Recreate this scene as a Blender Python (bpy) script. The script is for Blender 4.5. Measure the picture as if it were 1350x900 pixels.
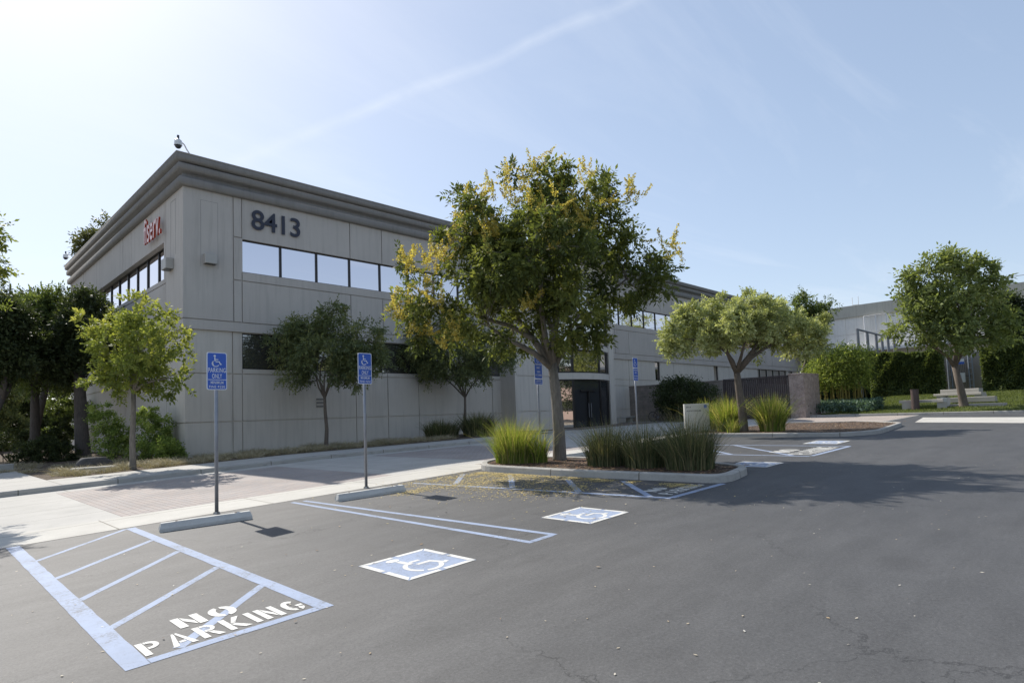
import bpy, bmesh, math, random
import numpy as np
from mathutils import Vector, Matrix
R = math.radians
C = bpy.context.scene.collection
for o in list(bpy.data.objects): bpy.data.objects.remove(o)

# ------------------------------------------------------------------ camera
F_PX, CXP, CYP = 797.85, 675.0, 495.45
p_, r_, y_ = R(3.7123), R(-2.0497), R(45.434)
fwd = np.array([math.sin(y_)*math.cos(p_), math.cos(y_)*math.cos(p_), math.sin(p_)])
rt = np.array([math.cos(y_), -math.sin(y_), 0.0]); up = np.cross(rt, fwd)
r2 = math.cos(r_)*rt + math.sin(r_)*up; u2 = -math.sin(r_)*rt + math.cos(r_)*up
CAM = np.array([0.0, 0.0, 1.6])
cd = bpy.data.cameras.new("camera"); cam = bpy.data.objects.new("camera", cd); C.objects.link(cam)
M = Matrix.Identity(4)
for i in range(3):
    M[i][0] = r2[i]; M[i][1] = u2[i]; M[i][2] = -fwd[i]; M[i][3] = CAM[i]
cam.matrix_world = M
cd.sensor_width = 36; cd.lens = F_PX/1350*36; cd.shift_y = 45.45/1350
cd.clip_start = 0.05; cd.clip_end = 6000
sc = bpy.context.scene; sc.camera = cam

# ------------------------------------------------------------------ world and sun
SUN_EL = R(44.0); SUN_AZ = R(3.0)        # azimuth from +Y towards +X
w = bpy.data.worlds.new("World"); sc.world = w; w.use_nodes = True
nt = w.node_tree; nt.nodes.clear()
def N(nt, t, **k):
    n = nt.nodes.new(t)
    for a, b in k.items(): setattr(n, a, b)
    return n
out = N(nt, 'ShaderNodeOutputWorld'); bg = N(nt, 'ShaderNodeBackground')
sky = N(nt, 'ShaderNodeTexSky', sky_type='NISHITA', sun_disc=False, sun_elevation=SUN_EL, sun_rotation=SUN_AZ)
sky.air_density = 1.0; sky.dust_density = 0.9; sky.ozone_density = 1.3; sky.altitude = 100
tc = N(nt, 'ShaderNodeTexCoord')
def vm(op, a, b=None):
    n = N(nt, 'ShaderNodeVectorMath', operation=op)
    if hasattr(a, 'is_output') or isinstance(a, bpy.types.NodeSocket): nt.links.new(a, n.inputs[0])
    else: n.inputs[0].default_value = a
    if b is not None:
        if isinstance(b, bpy.types.NodeSocket): nt.links.new(b, n.inputs[1])
        else: n.inputs[1].default_value = b
    return n
def mm(op, a, b=None, c=None, clamp=False):
    n = N(nt, 'ShaderNodeMath', operation=op); n.use_clamp = clamp
    for i, v in enumerate((a, b, c)):
        if v is None: continue
        if isinstance(v, bpy.types.NodeSocket): nt.links.new(v, n.inputs[i])
        else: n.inputs[i].default_value = v
    return n.outputs[0]
gen = tc.outputs['Generated']
sep = N(nt, 'ShaderNodeSeparateXYZ'); nt.links.new(gen, sep.inputs[0])
# cirrus: noise on the plane of a high cloud deck
zz = mm('MAXIMUM', sep.outputs[2], 0.06)
cxn = N(nt, 'ShaderNodeCombineXYZ')
dx = mm('DIVIDE', sep.outputs[0], zz); dy = mm('DIVIDE', sep.outputs[1], zz)
nt.links.new(dx, cxn.inputs[0]); nt.links.new(dy, cxn.inputs[1])
mp = N(nt, 'ShaderNodeMapping'); nt.links.new(cxn.outputs[0], mp.inputs[0])
mp.inputs['Rotation'].default_value = (0, 0, R(20)); mp.inputs['Scale'].default_value = (0.28, 1.1, 1)
nz = N(nt, 'ShaderNodeTexNoise'); nt.links.new(mp.outputs[0], nz.inputs['Vector'])
nz.inputs['Scale'].default_value = 1.3; nz.inputs['Detail'].default_value = 8; nz.inputs['Roughness'].default_value = 0.62; nz.inputs['Distortion'].default_value = 0.6
cir = mm('MULTIPLY', mm('SUBTRACT', nz.outputs[0], 0.50, clamp=True), 1.3, clamp=True)
# one vapour trail: a great-circle band through two sky directions
def dirpx(x, y):
    d = (x-CXP)/F_PX*r2 - (y-CYP)/F_PX*u2 + fwd
    return d/np.linalg.norm(d)
TA, TB = dirpx(320, 212), dirpx(820, 8)
tn = np.cross(TA, TB); tn /= np.linalg.norm(tn)
tm = (TA+TB)/np.linalg.norm(TA+TB)
nrm = vm('NORMALIZE', gen).outputs[0]
nz2 = N(nt, 'ShaderNodeTexNoise'); nt.links.new(nrm, nz2.inputs['Vector']); nz2.inputs['Scale'].default_value = 9; nz2.inputs['Detail'].default_value = 6
off = mm('MULTIPLY', mm('SUBTRACT', nz2.outputs[0], 0.5), 0.022)
dist = mm('ABSOLUTE', mm('ADD', vm('DOT_PRODUCT', nrm, tuple(tn)).outputs['Value'], off))
band = mm('SUBTRACT', 1.0, mm('DIVIDE', dist, 0.012), clamp=True)
along = mm('SUBTRACT', 1.0, mm('MULTIPLY', mm('SUBTRACT', 1.0, vm('DOT_PRODUCT', nrm, tuple(tm)).outputs['Value']), 9.0), clamp=True)
nz3 = N(nt, 'ShaderNodeTexNoise'); nt.links.new(nrm, nz3.inputs['Vector']); nz3.inputs['Scale'].default_value = 22; nz3.inputs['Detail'].default_value = 5
trail = mm('MULTIPLY', mm('MULTIPLY', mm('MULTIPLY', band, along), nz3.outputs[0]), 0.42)
cl = mm('ADD', mm('MULTIPLY', cir, 0.75), trail, clamp=True)
mix = N(nt, 'ShaderNodeMixRGB'); nt.links.new(cl, mix.inputs[0]); gm = N(nt, 'ShaderNodeGamma'); nt.links.new(sky.outputs[0], gm.inputs[0]); gm.inputs[1].default_value = 0.54
sk = vm('MULTIPLY', gm.outputs[0], (2.16, 2.25, 2.42)); nt.links.new(sk.outputs[0], mix.inputs[1])
mix.inputs[2].default_value = (6.6, 7.0, 7.6, 1)
nt.links.new(mix.outputs[0], bg.inputs[0]); bg.inputs[1].default_value = 0.105
nt.links.new(bg.outputs[0], out.inputs[0])
sd = bpy.data.lights.new("sun", 'SUN'); sd.energy = 4.0; sd.angle = R(0.55); sd.color = (1.0, 0.945, 0.86)
so = bpy.data.objects.new("sun", sd); C.objects.link(so)
sdir = Vector((math.sin(SUN_AZ)*math.cos(SUN_EL), math.cos(SUN_AZ)*math.cos(SUN_EL), math.sin(SUN_EL)))
so.rotation_euler = sdir.to_track_quat('Z', 'Y').to_euler(); so.location = (0, 40, 60)
sc.view_settings.view_transform = 'Standard'; sc.view_settings.look = 'None'
sc.view_settings.exposure = 0.50; sc.view_settings.gamma = 1; sc.view_settings.use_curve_mapping = False
sc.render.resolution_x = 1024; sc.render.resolution_y = 682
sc.render.engine = 'CYCLES'
try:
    sc.cycles.use_denoising = True; sc.cycles.max_bounces = 6; sc.cycles.transparent_max_bounces = 6
except Exception: pass

# ------------------------------------------------------------------ survey helpers (place -> metres)
def zg(X):
    if X < -25: X = -25
    if X < 10: return 0.034*X
    if X < 70: return 0.34 + 0.017*(X-10)
    return 0.34 + 0.017*60
def dray(x, y): return (x-CXP)/F_PX*r2 - (y-CYP)/F_PX*u2 + fwd
def G(x, y):
    d = dray(x, y); t = -1.6/(d[2]-.034*d[0])
    if t > 0 and d[0]*t < 10: P = d*t
    else: P = d*(-(1.26+.17)/(d[2]-.017*d[0]))
    return P+CAM
def atD(x, y, D): return dray(x, y)*D + CAM           # D = depth along the view axis
def atX(x, y, X): d = dray(x, y); return d*(X/d[0]) + CAM
def atY(x, y, Y): d = dray(x, y); return d*(Y/d[1]) + CAM
def depth(P): return float((np.array(P)-CAM) @ fwd)

# ------------------------------------------------------------------ object helpers
def tag(o, label=None, cat=None, group=None, kind=None):
    if label: o['label'] = label
    if cat: o['category'] = cat
    if group: o['group'] = group
    if kind: o['kind'] = kind
    return o
def empty(name, loc=(0, 0, 0), label=None, cat=None, group=None, rz=0.0):
    o = bpy.data.objects.new(name, None); C.objects.link(o); o.location = loc; o.rotation_euler = (0, 0, rz)
    o.empty_display_size = 0.2
    return tag(o, label, cat, group)
def mesh_obj(name, me, mat, parent=None, world=True):
    o = bpy.data.objects.new(name, me); C.objects.link(o)
    if mat is not None:
        me.materials.clear()
        for m in (mat if isinstance(mat, (list, tuple)) else [mat]): me.materials.append(m)
    if parent is not None:
        o.parent = parent
        if world:       # geometry is written in world coordinates
            o.matrix_parent_inverse = parent_world(parent).inverted()
    return o
def parent_world(p):
    m = p.matrix_basis.copy(); q = p
    while q.parent is not None:
        m = q.parent.matrix_basis @ q.matrix_parent_inverse @ m if False else (q.parent.matrix_basis @ q.matrix_parent_inverse @ m)
        q = q.parent
    return m
def bm_obj(name, bm, mat, parent=None, smooth=False, world=True, recalc=True):
    if recalc: bmesh.ops.recalc_face_normals(bm, faces=bm.faces)
    me = bpy.data.meshes.new(name); bm.to_mesh(me); bm.free()
    if smooth:
        for p in me.polygons: p.use_smooth = True
    return mesh_obj(name, me, mat, parent, world)
def np_mesh(name, V, Fq, nper=4, tint=None, uv=None):
    V = np.asarray(V, np.float32).reshape(-1, 3); Fq = np.asarray(Fq, np.int32).reshape(-1, nper)
    me = bpy.data.meshes.new(name)
    me.vertices.add(len(V)); me.vertices.foreach_set('co', V.ravel())
    me.loops.add(Fq.size); me.loops.foreach_set('vertex_index', Fq.ravel())
    me.polygons.add(len(Fq)); me.polygons.foreach_set('loop_start', np.arange(0, Fq.size, nper, dtype=np.int32))
    try: me.polygons.foreach_set('loop_total', np.full(len(Fq), nper, np.int32))
    except Exception: pass
    if tint is not None:
        a = me.attributes.new('tint', 'FLOAT', 'FACE'); a.data.foreach_set('value', np.asarray(tint, np.float32))
    me.update(calc_edges=True); me.validate()
    return me
def box(bm, x0, x1, y0, y1, z0, z1, bev=0.0, mtx=None):
    r = bmesh.ops.create_cube(bm, size=1.0)
    vs = r['verts']
    for v in vs:
        v.co = Vector(((x0+x1)/2 + v.co.x*(x1-x0), (y0+y1)/2 + v.co.y*(y1-y0), (z0+z1)/2 + v.co.z*(z1-z0)))
    if bev > 0:
        es = list({e for v in vs for e in v.link_edges})
        rr = bmesh.ops.bevel(bm, geom=es, offset=bev, segments=2, affect='EDGES', profile=0.5)
        vs = list({v for f in rr['faces'] for v in f.verts} | {v for v in vs if v.is_valid})
    if mtx is not None:
        for v in vs:
            if v.is_valid: v.co = mtx @ v.co
    return vs
def cyl(bm, p0, p1, r0, r1=None, n=12, caps=True):
    if r1 is None: r1 = r0
    p0, p1 = Vector(p0), Vector(p1); d = (p1-p0).normalized()
    a = d.orthogonal().normalized(); b = d.cross(a)
    A = [bm.verts.new(p0 + (a*math.cos(t)+b*math.sin(t))*r0) for t in [2*math.pi*i/n for i in range(n)]]
    B = [bm.verts.new(p1 + (a*math.cos(t)+b*math.sin(t))*r1) for t in [2*math.pi*i/n for i in range(n)]]
    for i in range(n): bm.faces.new((A[i], A[(i+1) % n], B[(i+1) % n], B[i]))
    if caps: bm.faces.new(list(reversed(A))); bm.faces.new(B)
def tube(bm, pts, rad, n=8):
    pts = [Vector(p) for p in pts]; rings = []
    ref = None
    for i, p in enumerate(pts):
        d = (pts[min(i+1, len(pts)-1)] - pts[max(i-1, 0)]).normalized()
        if ref is None: ref = d.orthogonal().normalized()
        a = (ref - d*ref.dot(d)).normalized(); ref = a; b = d.cross(a)
        r = rad[i] if isinstance(rad, (list, tuple)) else rad
        rings.append([bm.verts.new(p + (a*math.cos(2*math.pi*k/n)+b*math.sin(2*math.pi*k/n))*r) for k in range(n)])
    for A, B in zip(rings[:-1], rings[1:]):
        for k in range(n): bm.faces.new((A[k], A[(k+1) % n], B[(k+1) % n], B[k]))
    bm.faces.new(list(reversed(rings[0]))); bm.faces.new(rings[-1])

# ------------------------------------------------------------------ materials
def new_mat(name):
    m = bpy.data.materials.new(name); m.use_nodes = True; t = m.node_tree
    return m, t, t.nodes['Principled BSDF']
def tex(t, scale, detail=4, rough=0.55, obj=True, stretch=None, dist=0.0):
    c = t.nodes.new('ShaderNodeTexCoord'); n = t.nodes.new('ShaderNodeTexNoise')
    n.inputs['Scale'].default_value = scale; n.inputs['Detail'].default_value = detail; n.inputs['Roughness'].default_value = rough
    n.inputs['Distortion'].default_value = dist
    src = c.outputs['Object']
    if stretch:
        mpn = t.nodes.new('ShaderNodeMapping'); mpn.inputs['Scale'].default_value = stretch
        t.links.new(src, mpn.inputs[0]); src = mpn.outputs[0]
    t.links.new(src, n.inputs['Vector']); return n
def ramp(t, src, stops):
    r = t.nodes.new('ShaderNodeValToRGB'); t.links.new(src, r.inputs[0])
    e = r.color_ramp.elements
    while len(e) < len(stops): e.new(0.5)
    for i, (p, c) in enumerate(stops):
        e[i].position = p; e[i].color = (c if len(c) == 4 else (*c, 1))
    return r
def mixc(t, f, a, b, mode='MIX'):
    m = t.nodes.new('ShaderNodeMixRGB'); m.blend_type = mode
    for i, v in enumerate((f, a, b)):
        if isinstance(v, bpy.types.NodeSocket): t.links.new(v, m.inputs[i])
        elif isinstance(v, (int, float)): m.inputs[i].default_value = v
        else: m.inputs[i].default_value = (*v, 1) if len(v) == 3 else v
    return m.outputs[0]
def bump(t, b, src, strength, dist=0.01):
    n = t.nodes.new('ShaderNodeBump'); n.inputs['Strength'].default_value = strength; n.inputs['Distance'].default_value = dist
    t.links.new(src, n.inputs['Height']); t.links.new(n.outputs[0], b.inputs['Normal'])
def sc3(c, k): return tuple(min(1, x*k) for x in c)
def mat_noise(name, col, var=0.15, scale=2.0, rough=0.8, fine=60, bstr=0.2, bdist=0.005, spec=0.4, metallic=0.0, var2=None):
    m, t, b = new_mat(name)
    n1 = tex(t, scale, 6, 0.6); n2 = tex(t, fine, 4, 0.6)
    a = ramp(t, n1.outputs[0], [(0.3, sc3(col, 1-var)), (0.7, sc3(col, 1+var))])
    c2 = ramp(t, n2.outputs[0], [(0.25, (1-var*0.8,)*3), (0.75, (1.0,)*3)])
    c = mixc(t, 1.0, a.outputs[0], c2.outputs[0], 'MULTIPLY')
    if var2 is not None:
        n3 = tex(t, var2[1], 5, 0.6); f = ramp(t, n3.outputs[0], [(0.5, (0, 0, 0)), (0.68, (1, 1, 1))])
        c = mixc(t, mixc(t, 1.0, f.outputs[0], (var2[2],)*3, 'MULTIPLY'), c, var2[0])
    t.links.new(c, b.inputs['Base Color']); b.inputs['Roughness'].default_value = rough
    b.inputs['Specular IOR Level'].default_value = spec; b.inputs['Metallic'].default_value = metallic
    if bstr: bump(t, b, n2.outputs[0], bstr, bdist)
    return m
def mat_plain(name, col, rough=0.5, metallic=0.0, spec=0.5):
    return mat_noise(name, col, 0.06, 3.0, rough, 40, 0.05, 0.002, spec, metallic)

def mat_asphalt():
    m, t, b = new_mat('asphalt')
    big = tex(t, 0.22, 6, 0.6, dist=0.4); mid = tex(t, 1.4, 7, 0.65, stretch=(1, 2.4, 1)); fine = tex(t, 48, 5, 0.8); agg = tex(t, 130, 3, 0.6)
    c = ramp(t, big.outputs[0], [(0.3, (0.100, 0.099, 0.098)), (0.7, (0.148, 0.143, 0.136))]).outputs[0]
    # base colour darkens gradually towards the south east, varied by the large noise
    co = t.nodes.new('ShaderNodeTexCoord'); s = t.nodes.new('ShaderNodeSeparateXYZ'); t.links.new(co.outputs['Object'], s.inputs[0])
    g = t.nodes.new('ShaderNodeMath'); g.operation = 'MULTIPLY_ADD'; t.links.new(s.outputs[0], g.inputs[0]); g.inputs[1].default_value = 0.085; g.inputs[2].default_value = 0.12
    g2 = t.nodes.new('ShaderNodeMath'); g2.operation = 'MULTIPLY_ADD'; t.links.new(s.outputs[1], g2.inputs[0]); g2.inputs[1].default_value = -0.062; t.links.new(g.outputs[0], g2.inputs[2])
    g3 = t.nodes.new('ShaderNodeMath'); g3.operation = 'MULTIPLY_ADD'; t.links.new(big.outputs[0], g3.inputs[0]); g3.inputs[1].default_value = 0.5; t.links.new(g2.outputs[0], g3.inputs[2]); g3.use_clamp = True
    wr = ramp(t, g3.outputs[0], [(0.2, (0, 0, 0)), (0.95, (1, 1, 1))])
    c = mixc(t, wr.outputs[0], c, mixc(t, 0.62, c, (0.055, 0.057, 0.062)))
    c = mixc(t, 1.0, c, ramp(t, mid.outputs[0], [(0.3, (0.86,)*3), (0.72, (1.08,)*3)]).outputs[0], 'MULTIPLY')
    c = mixc(t, 1.0, c, ramp(t, fine.outputs[0], [(0.3, (0.66,)*3), (0.7, (1.26,)*3)]).outputs[0], 'MULTIPLY')
    c = mixc(t, ramp(t, agg.outputs[0], [(0.66, (0, 0, 0)), (0.73, (0.6,)*3)]).outputs[0], c, (0.34, 0.33, 0.31))
    # oil spots
    v = t.nodes.new('ShaderNodeTexVoronoi'); v.inputs['Scale'].default_value = 0.55; v.inputs['Randomness'].default_value = 1
    nn = tex(t, 3.0, 4); mpn = mixc(t, 0.25, co.outputs['Object'], nn.outputs['Color'], 'ADD'); t.links.new(mpn, v.inputs['Vector'])
    c = mixc(t, ramp(t, v.outputs['Distance'], [(0.0, (0.5,)*3), (0.08, (0.28,)*3), (0.2, (0, 0, 0))]).outputs[0], c, (0.045, 0.043, 0.042))
    # tyre drag: long faint curved streaks
    wv = t.nodes.new('ShaderNodeTexNoise'); wv.inputs['Scale'].default_value = 0.55; wv.inputs['Detail'].default_value = 7; wv.inputs['Roughness'].default_value = 0.72; wv.inputs['Distortion'].default_value = 0.3
    mw = t.nodes.new('ShaderNodeMapping'); mw.inputs['Rotation'].default_value = (0, 0, R(-28)); mw.inputs['Scale'].default_value = (0.8, 3.2, 1); t.links.new(co.outputs['Object'], mw.inputs[0]); t.links.new(mw.outputs[0], wv.inputs['Vector'])
    c = mixc(t, 1.0, c, ramp(t, wv.outputs[0], [(0.35, (0.90,)*3), (0.62, (1.07,)*3)]).outputs[0], 'MULTIPLY')
    # hairline cracks where cells of a warped pattern meet
    v2 = t.nodes.new('ShaderNodeTexVoronoi'); v2.feature = 'DISTANCE_TO_EDGE'; v2.inputs['Scale'].default_value = 0.33
    n5 = tex(t, 1.1, 8, 0.7); t.links.new(mixc(t, 0.9, co.outputs['Object'], n5.outputs['Color'], 'ADD'), v2.inputs['Vector'])
    msk = ramp(t, tex(t, 0.35, 2).outputs[0], [(0.44, (0, 0, 0)), (0.55, (1, 1, 1))]).outputs[0]
    crk = ramp(t, v2.outputs['Distance'], [(0.0, (0.8,)*3), (0.004, (0, 0, 0))]).outputs[0]
    c = mixc(t, mixc(t, 1.0, crk, msk, 'MULTIPLY'), c, (0.03, 0.03, 0.03))
    t.links.new(c, b.inputs['Base Color'])
    b.inputs['Roughness'].default_value = 0.66; b.inputs['Specular IOR Level'].default_value = 0.30
    bump(t, b, mixc(t, 0.5, fine.outputs[0], agg.outputs[0]), 0.5, 0.006)
    return m
def mat_concrete(name, col=(0.47, 0.455, 0.42), joint=None, stain=0.5):
    m, t, b = new_mat(name)
    n1 = tex(t, 0.9, 6, 0.6); n2 = tex(t, 45, 4, 0.6); n3 = tex(t, 3.2, 7, 0.7, stretch=(1, 1, 3))
    c = ramp(t, n1.outputs[0], [(0.3, sc3(col, 0.9)), (0.7, sc3(col, 1.08))]).outputs[0]
    c = mixc(t, mixc(t, 1.0, ramp(t, n3.outputs[0], [(0.5, (0, 0, 0)), (0.72, (1, 1, 1))]).outputs[0], (stain,)*3, 'MULTIPLY'), c, sc3(col, 0.72))
    c = mixc(t, 1.0, c, ramp(t, n2.outputs[0], [(0.25, (0.9,)*3), (0.75, (1.04,)*3)]).outputs[0], 'MULTIPLY')
    if joint:
        br = t.nodes.new('ShaderNodeTexBrick'); co = t.nodes.new('ShaderNodeTexCoord'); t.links.new(co.outputs['Object'], br.inputs['Vector'])
        br.inputs['Scale'].default_value = 1.0; br.inputs['Brick Width'].default_value = joint[0]; br.inputs['Row Height'].default_value = joint[1]
        br.inputs['Mortar Size'].default_value = joint[2]; br.offset = 0.0
        br.inputs['Color1'].default_value = (1, 1, 1, 1); br.inputs['Color2'].default_value = (0.95, 0.95, 0.95, 1); br.inputs['Mortar'].default_value = (0.45, 0.43, 0.4, 1)
        c = mixc(t, 1.0, c, br.outputs['Color'], 'MULTIPLY')
    t.links.new(c, b.inputs['Base Color']); b.inputs['Roughness'].default_value = 0.85; b.inputs['Specular IOR Level'].default_value = 0.3
    bump(t, b, n2.outputs[0], 0.25, 0.004)
    return m
def mat_pavers(name='pavers', c1=(0.37, 0.315, 0.285), c2=(0.33, 0.30, 0.285)):
    m, t, b = new_mat(name); co = t.nodes.new('ShaderNodeTexCoord')
    mpn = t.nodes.new('ShaderNodeMapping'); mpn.inputs['Rotation'].default_value = (0, 0, R(90)); t.links.new(co.outputs['Object'], mpn.inputs[0])
    br = t.nodes.new('ShaderNodeTexBrick'); t.links.new(mpn.outputs[0], br.inputs['Vector'])
    br.inputs['Scale'].default_value = 1.0; br.inputs['Brick Width'].default_value = 0.24; br.inputs['Row Height'].default_value = 0.12; br.inputs['Mortar Size'].default_value = 0.006
    br.inputs['Color1'].default_value = (*c1, 1); br.inputs['Color2'].default_value = (*c2, 1); br.inputs['Mortar'].default_value = (0.17, 0.15, 0.14, 1); br.inputs['Bias'].default_value = 0.1
    n = tex(t, 0.8, 5); c = mixc(t, 1.0, br.outputs['Color'], ramp(t, n.outputs[0], [(0.3, (0.85,)*3), (0.7, (1.12,)*3)]).outputs[0], 'MULTIPLY')
    n2 = tex(t, 30, 4); c = mixc(t, 1.0, c, ramp(t, n2.outputs[0], [(0.25, (0.85,)*3), (0.75, (1.08,)*3)]).outputs[0], 'MULTIPLY')
    t.links.new(c, b.inputs['Base Color']); b.inputs['Roughness'].default_value = 0.85
    bump(t, b, br.outputs['Fac'], -0.3, 0.004); return m
def mat_stucco(name, col, streak=0.42):
    m, t, b = new_mat(name)
    n1 = tex(t, 0.5, 5, 0.6); n2 = tex(t, 70, 4, 0.6); n3 = tex(t, 1.1, 7, 0.65, stretch=(5, 5, 0.35))
    c = ramp(t, n1.outputs[0], [(0.3, sc3(col, 0.94)), (0.7, sc3(col, 1.05))]).outputs[0]
    c = mixc(t, mixc(t, 1.0, ramp(t, n3.outputs[0], [(0.49, (0, 0, 0)), (0.72, (1, 1, 1))]).outputs[0], (streak,)*3, 'MULTIPLY'), c, sc3(col, 0.66))
    c = mixc(t, 1.0, c, ramp(t, n2.outputs[0], [(0.25, (0.94,)*3), (0.75, (1.03,)*3)]).outputs[0], 'MULTIPLY')
    t.links.new(c, b.inputs['Base Color']); b.inputs['Roughness'].default_value = 0.9; b.inputs['Specular IOR Level'].default_value = 0.25
    bump(t, b, n2.outputs[0], 0.25, 0.004); return m
def mat_glass_pane(name, col, metal, rough=0.015, wav=0.012):
    m, t, b = new_mat(name)
    b.inputs['Base Color'].default_value = (*col, 1); b.inputs['Metallic'].default_value = metal; b.inputs['Roughness'].default_value = rough
    n = tex(t, 0.7, 2, 0.4); bump(t, b, n.outputs[0], wav, 0.15)
    return m
def mat_leaf(name, cols, trans=0.35, rough=0.5):
    """cols: list of colours, one picked per leaf through the face attribute 'tint'"""
    m, t, b = new_mat(name)
    a = t.nodes.new('ShaderNodeAttribute'); a.attribute_name = 'tint'
    st = [(i/max(1, len(cols)-1), c) for i, c in enumerate(cols)]
    r = ramp(t, a.outputs['Fac'], st)
    t.links.new(r.outputs[0], b.inputs['Base Color']); b.inputs['Roughness'].default_value = max(rough, 0.58); b.inputs['Specular IOR Level'].default_value = 0.25
    tr = t.nodes.new('ShaderNodeBsdfTranslucent')
    t.links.new(mixc(t, 1.0, r.outputs[0], (1.5, 1.5, 0.8), 'MULTIPLY'), tr.inputs[0])
    mx = t.nodes.new('ShaderNodeMixShader'); mx.inputs[0].default_value = trans
    t.links.new(b.outputs[0], mx.inputs[1]); t.links.new(tr.outputs[0], mx.inputs[2])
    t.links.new(mx.outputs[0], t.nodes['Material Output'].inputs[0]); return m
def mat_bark(name, col):
    m, t, b = new_mat(name)
    n = tex(t, 9, 6, 0.7, stretch=(3, 3, 0.5)); n2 = tex(t, 2, 5, 0.6)
    c = ramp(t, n.outputs[0], [(0.3, sc3(col, 0.62)), (0.7, sc3(col, 1.2))]).outputs[0]
    c = mixc(t, 1.0, c, ramp(t, n2.outputs[0], [(0.3, (0.8,)*3), (0.7, (1.1,)*3)]).outputs[0], 'MULTIPLY')
    t.links.new(c, b.inputs['Base Color']); b.inputs['Roughness'].default_value = 0.9; bump(t, b, n.outputs[0], 0.6, 0.02); return m

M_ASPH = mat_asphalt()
M_CONC = mat_concrete('concrete', (0.455, 0.44, 0.41), joint=(3.0, 1.5, 0.012), stain=0.35)
M_BAND = mat_concrete('concrete_band', (0.52, 0.50, 0.455), joint=(2.4, 6.0, 0.012), stain=0.3)
M_KERB = mat_concrete('kerb_concrete', (0.41, 0.395, 0.365), joint=(2.1, 2.1, 0.014), stain=1.0)
M_WSTOP = mat_concrete('wheel_stop_concrete', (0.56, 0.55, 0.52), stain=0.8)
M_PAVE = mat_pavers()
M_PAVE2 = mat_pavers('walk_pavers', (0.42, 0.35, 0.30), (0.40, 0.345, 0.305))
M_WALL = mat_stucco('wall_paint', (0.49, 0.455, 0.42))
M_WALLLO = mat_stucco('lower_wall_paint', (0.58, 0.54, 0.485))
M_CORN = mat_stucco('cornice_paint', (0.245, 0.235, 0.225), 0.5)
M_WING = mat_stucco('wing_wall_paint', (0.84, 0.81, 0.76), 0.5)
M_WINGT = mat_stucco('wing_parapet_paint', (0.52, 0.49, 0.42), 0.5)
M_FRAME = mat_plain('dark_bronze_frame', (0.022, 0.020, 0.020), 0.4, 0.3)
M_GLASS = mat_glass_pane('reflective_glass', (0.74, 0.70, 0.73), 1.0)
M_GLASSD = mat_glass_pane('dark_glass', (0.52, 0.49, 0.46), 0.95)
M_GLASSLOW = mat_glass_pane('lower_glass', (0.26, 0.255, 0.25), 0.85)
M_DOORG = mat_glass_pane('door_glass', (0.035, 0.037, 0.04), 0.0)
M_BLUEP = mat_noise('blue_paint', (0.30, 0.36, 0.485), 0.10, 3, 0.7, 70, 0.3, 0.004, 0.3, var2=((0.24, 0.27, 0.34), 9, 0.35))
M_WHITEP = mat_noise('white_paint', (0.68, 0.67, 0.63), 0.06, 3, 0.7, 70, 0.3, 0.004, 0.3, var2=((0.50, 0.49, 0.46), 11, 0.35))
def wear(m, amount):
    t = m.node_tree; b = t.nodes['Principled BSDF']; src = b.inputs['Base Color'].links[0].from_socket
    n = tex(t, 2.2, 8, 0.75, dist=0.5); n2 = tex(t, 38, 5, 0.75)
    f = mixc(t, 0.5, n.outputs[0], n2.outputs[0])
    r = ramp(t, f, [(0.54-amount*0.1, (0, 0, 0)), (0.60, (0.75,)*3)])
    c = mixc(t, r.outputs[0], src, (0.15, 0.147, 0.143))
    co = t.nodes.new('ShaderNodeTexCoord'); v = t.nodes.new('ShaderNodeTexVoronoi'); v.feature = 'DISTANCE_TO_EDGE'; v.inputs['Scale'].default_value = 3.5
    n5 = tex(t, 4, 6, 0.7); t.links.new(mixc(t, 0.35, co.outputs['Object'], n5.outputs['Color'], 'ADD'), v.inputs['Vector'])
    c = mixc(t, ramp(t, v.outputs['Distance'], [(0.0, (0.3,)*3), (0.014, (0, 0, 0))]).outputs[0], c, (0.14, 0.14, 0.14))
    t.links.new(c, b.inputs['Base Color'])
wear(M_BLUEP, 0.12); wear(M_WHITEP, 0.0)
M_MULCH = mat_noise('mulch', (0.13, 0.10, 0.08), 0.45, 5, 0.95, 55, 1.0, 0.04, 0.2, var2=((0.26, 0.17, 0.11), 25, 0.8))
M_SOIL = mat_noise('soil', (0.14, 0.11, 0.085), 0.35, 3, 0.95, 45, 0.9, 0.04, 0.2, var2=((0.25, 0.2, 0.14), 14, 0.7))
M_LAWN = mat_noise('lawn_soil', (0.10, 0.12, 0.04), 0.25, 1.5, 0.95, 80, 1.0, 0.03, 0.2)
M_GALV = mat_noise('galvanized_steel', (0.30, 0.31, 0.34), 0.12, 6, 0.5, 60, 0.1, 0.002, 0.5, 0.55)
M_SIGNB = mat_plain('sign_blue', (0.035, 0.12, 0.52), 0.45)
M_SIGNW = mat_plain('sign_white', (0.72, 0.75, 0.82), 0.45)
M_BARK = mat_bark('grey_bark', (0.22, 0.195, 0.165))
M_BARKD = mat_bark('dark_bark', (0.10, 0.085, 0.075))
M_BARKM = mat_bark('brown_bark', (0.16, 0.13, 0.105))
M_WHITE = mat_plain('white_metal', (0.72, 0.72, 0.72), 0.4)
M_DARK = mat_plain('dark_plastic', (0.03, 0.03, 0.035), 0.3)

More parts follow.
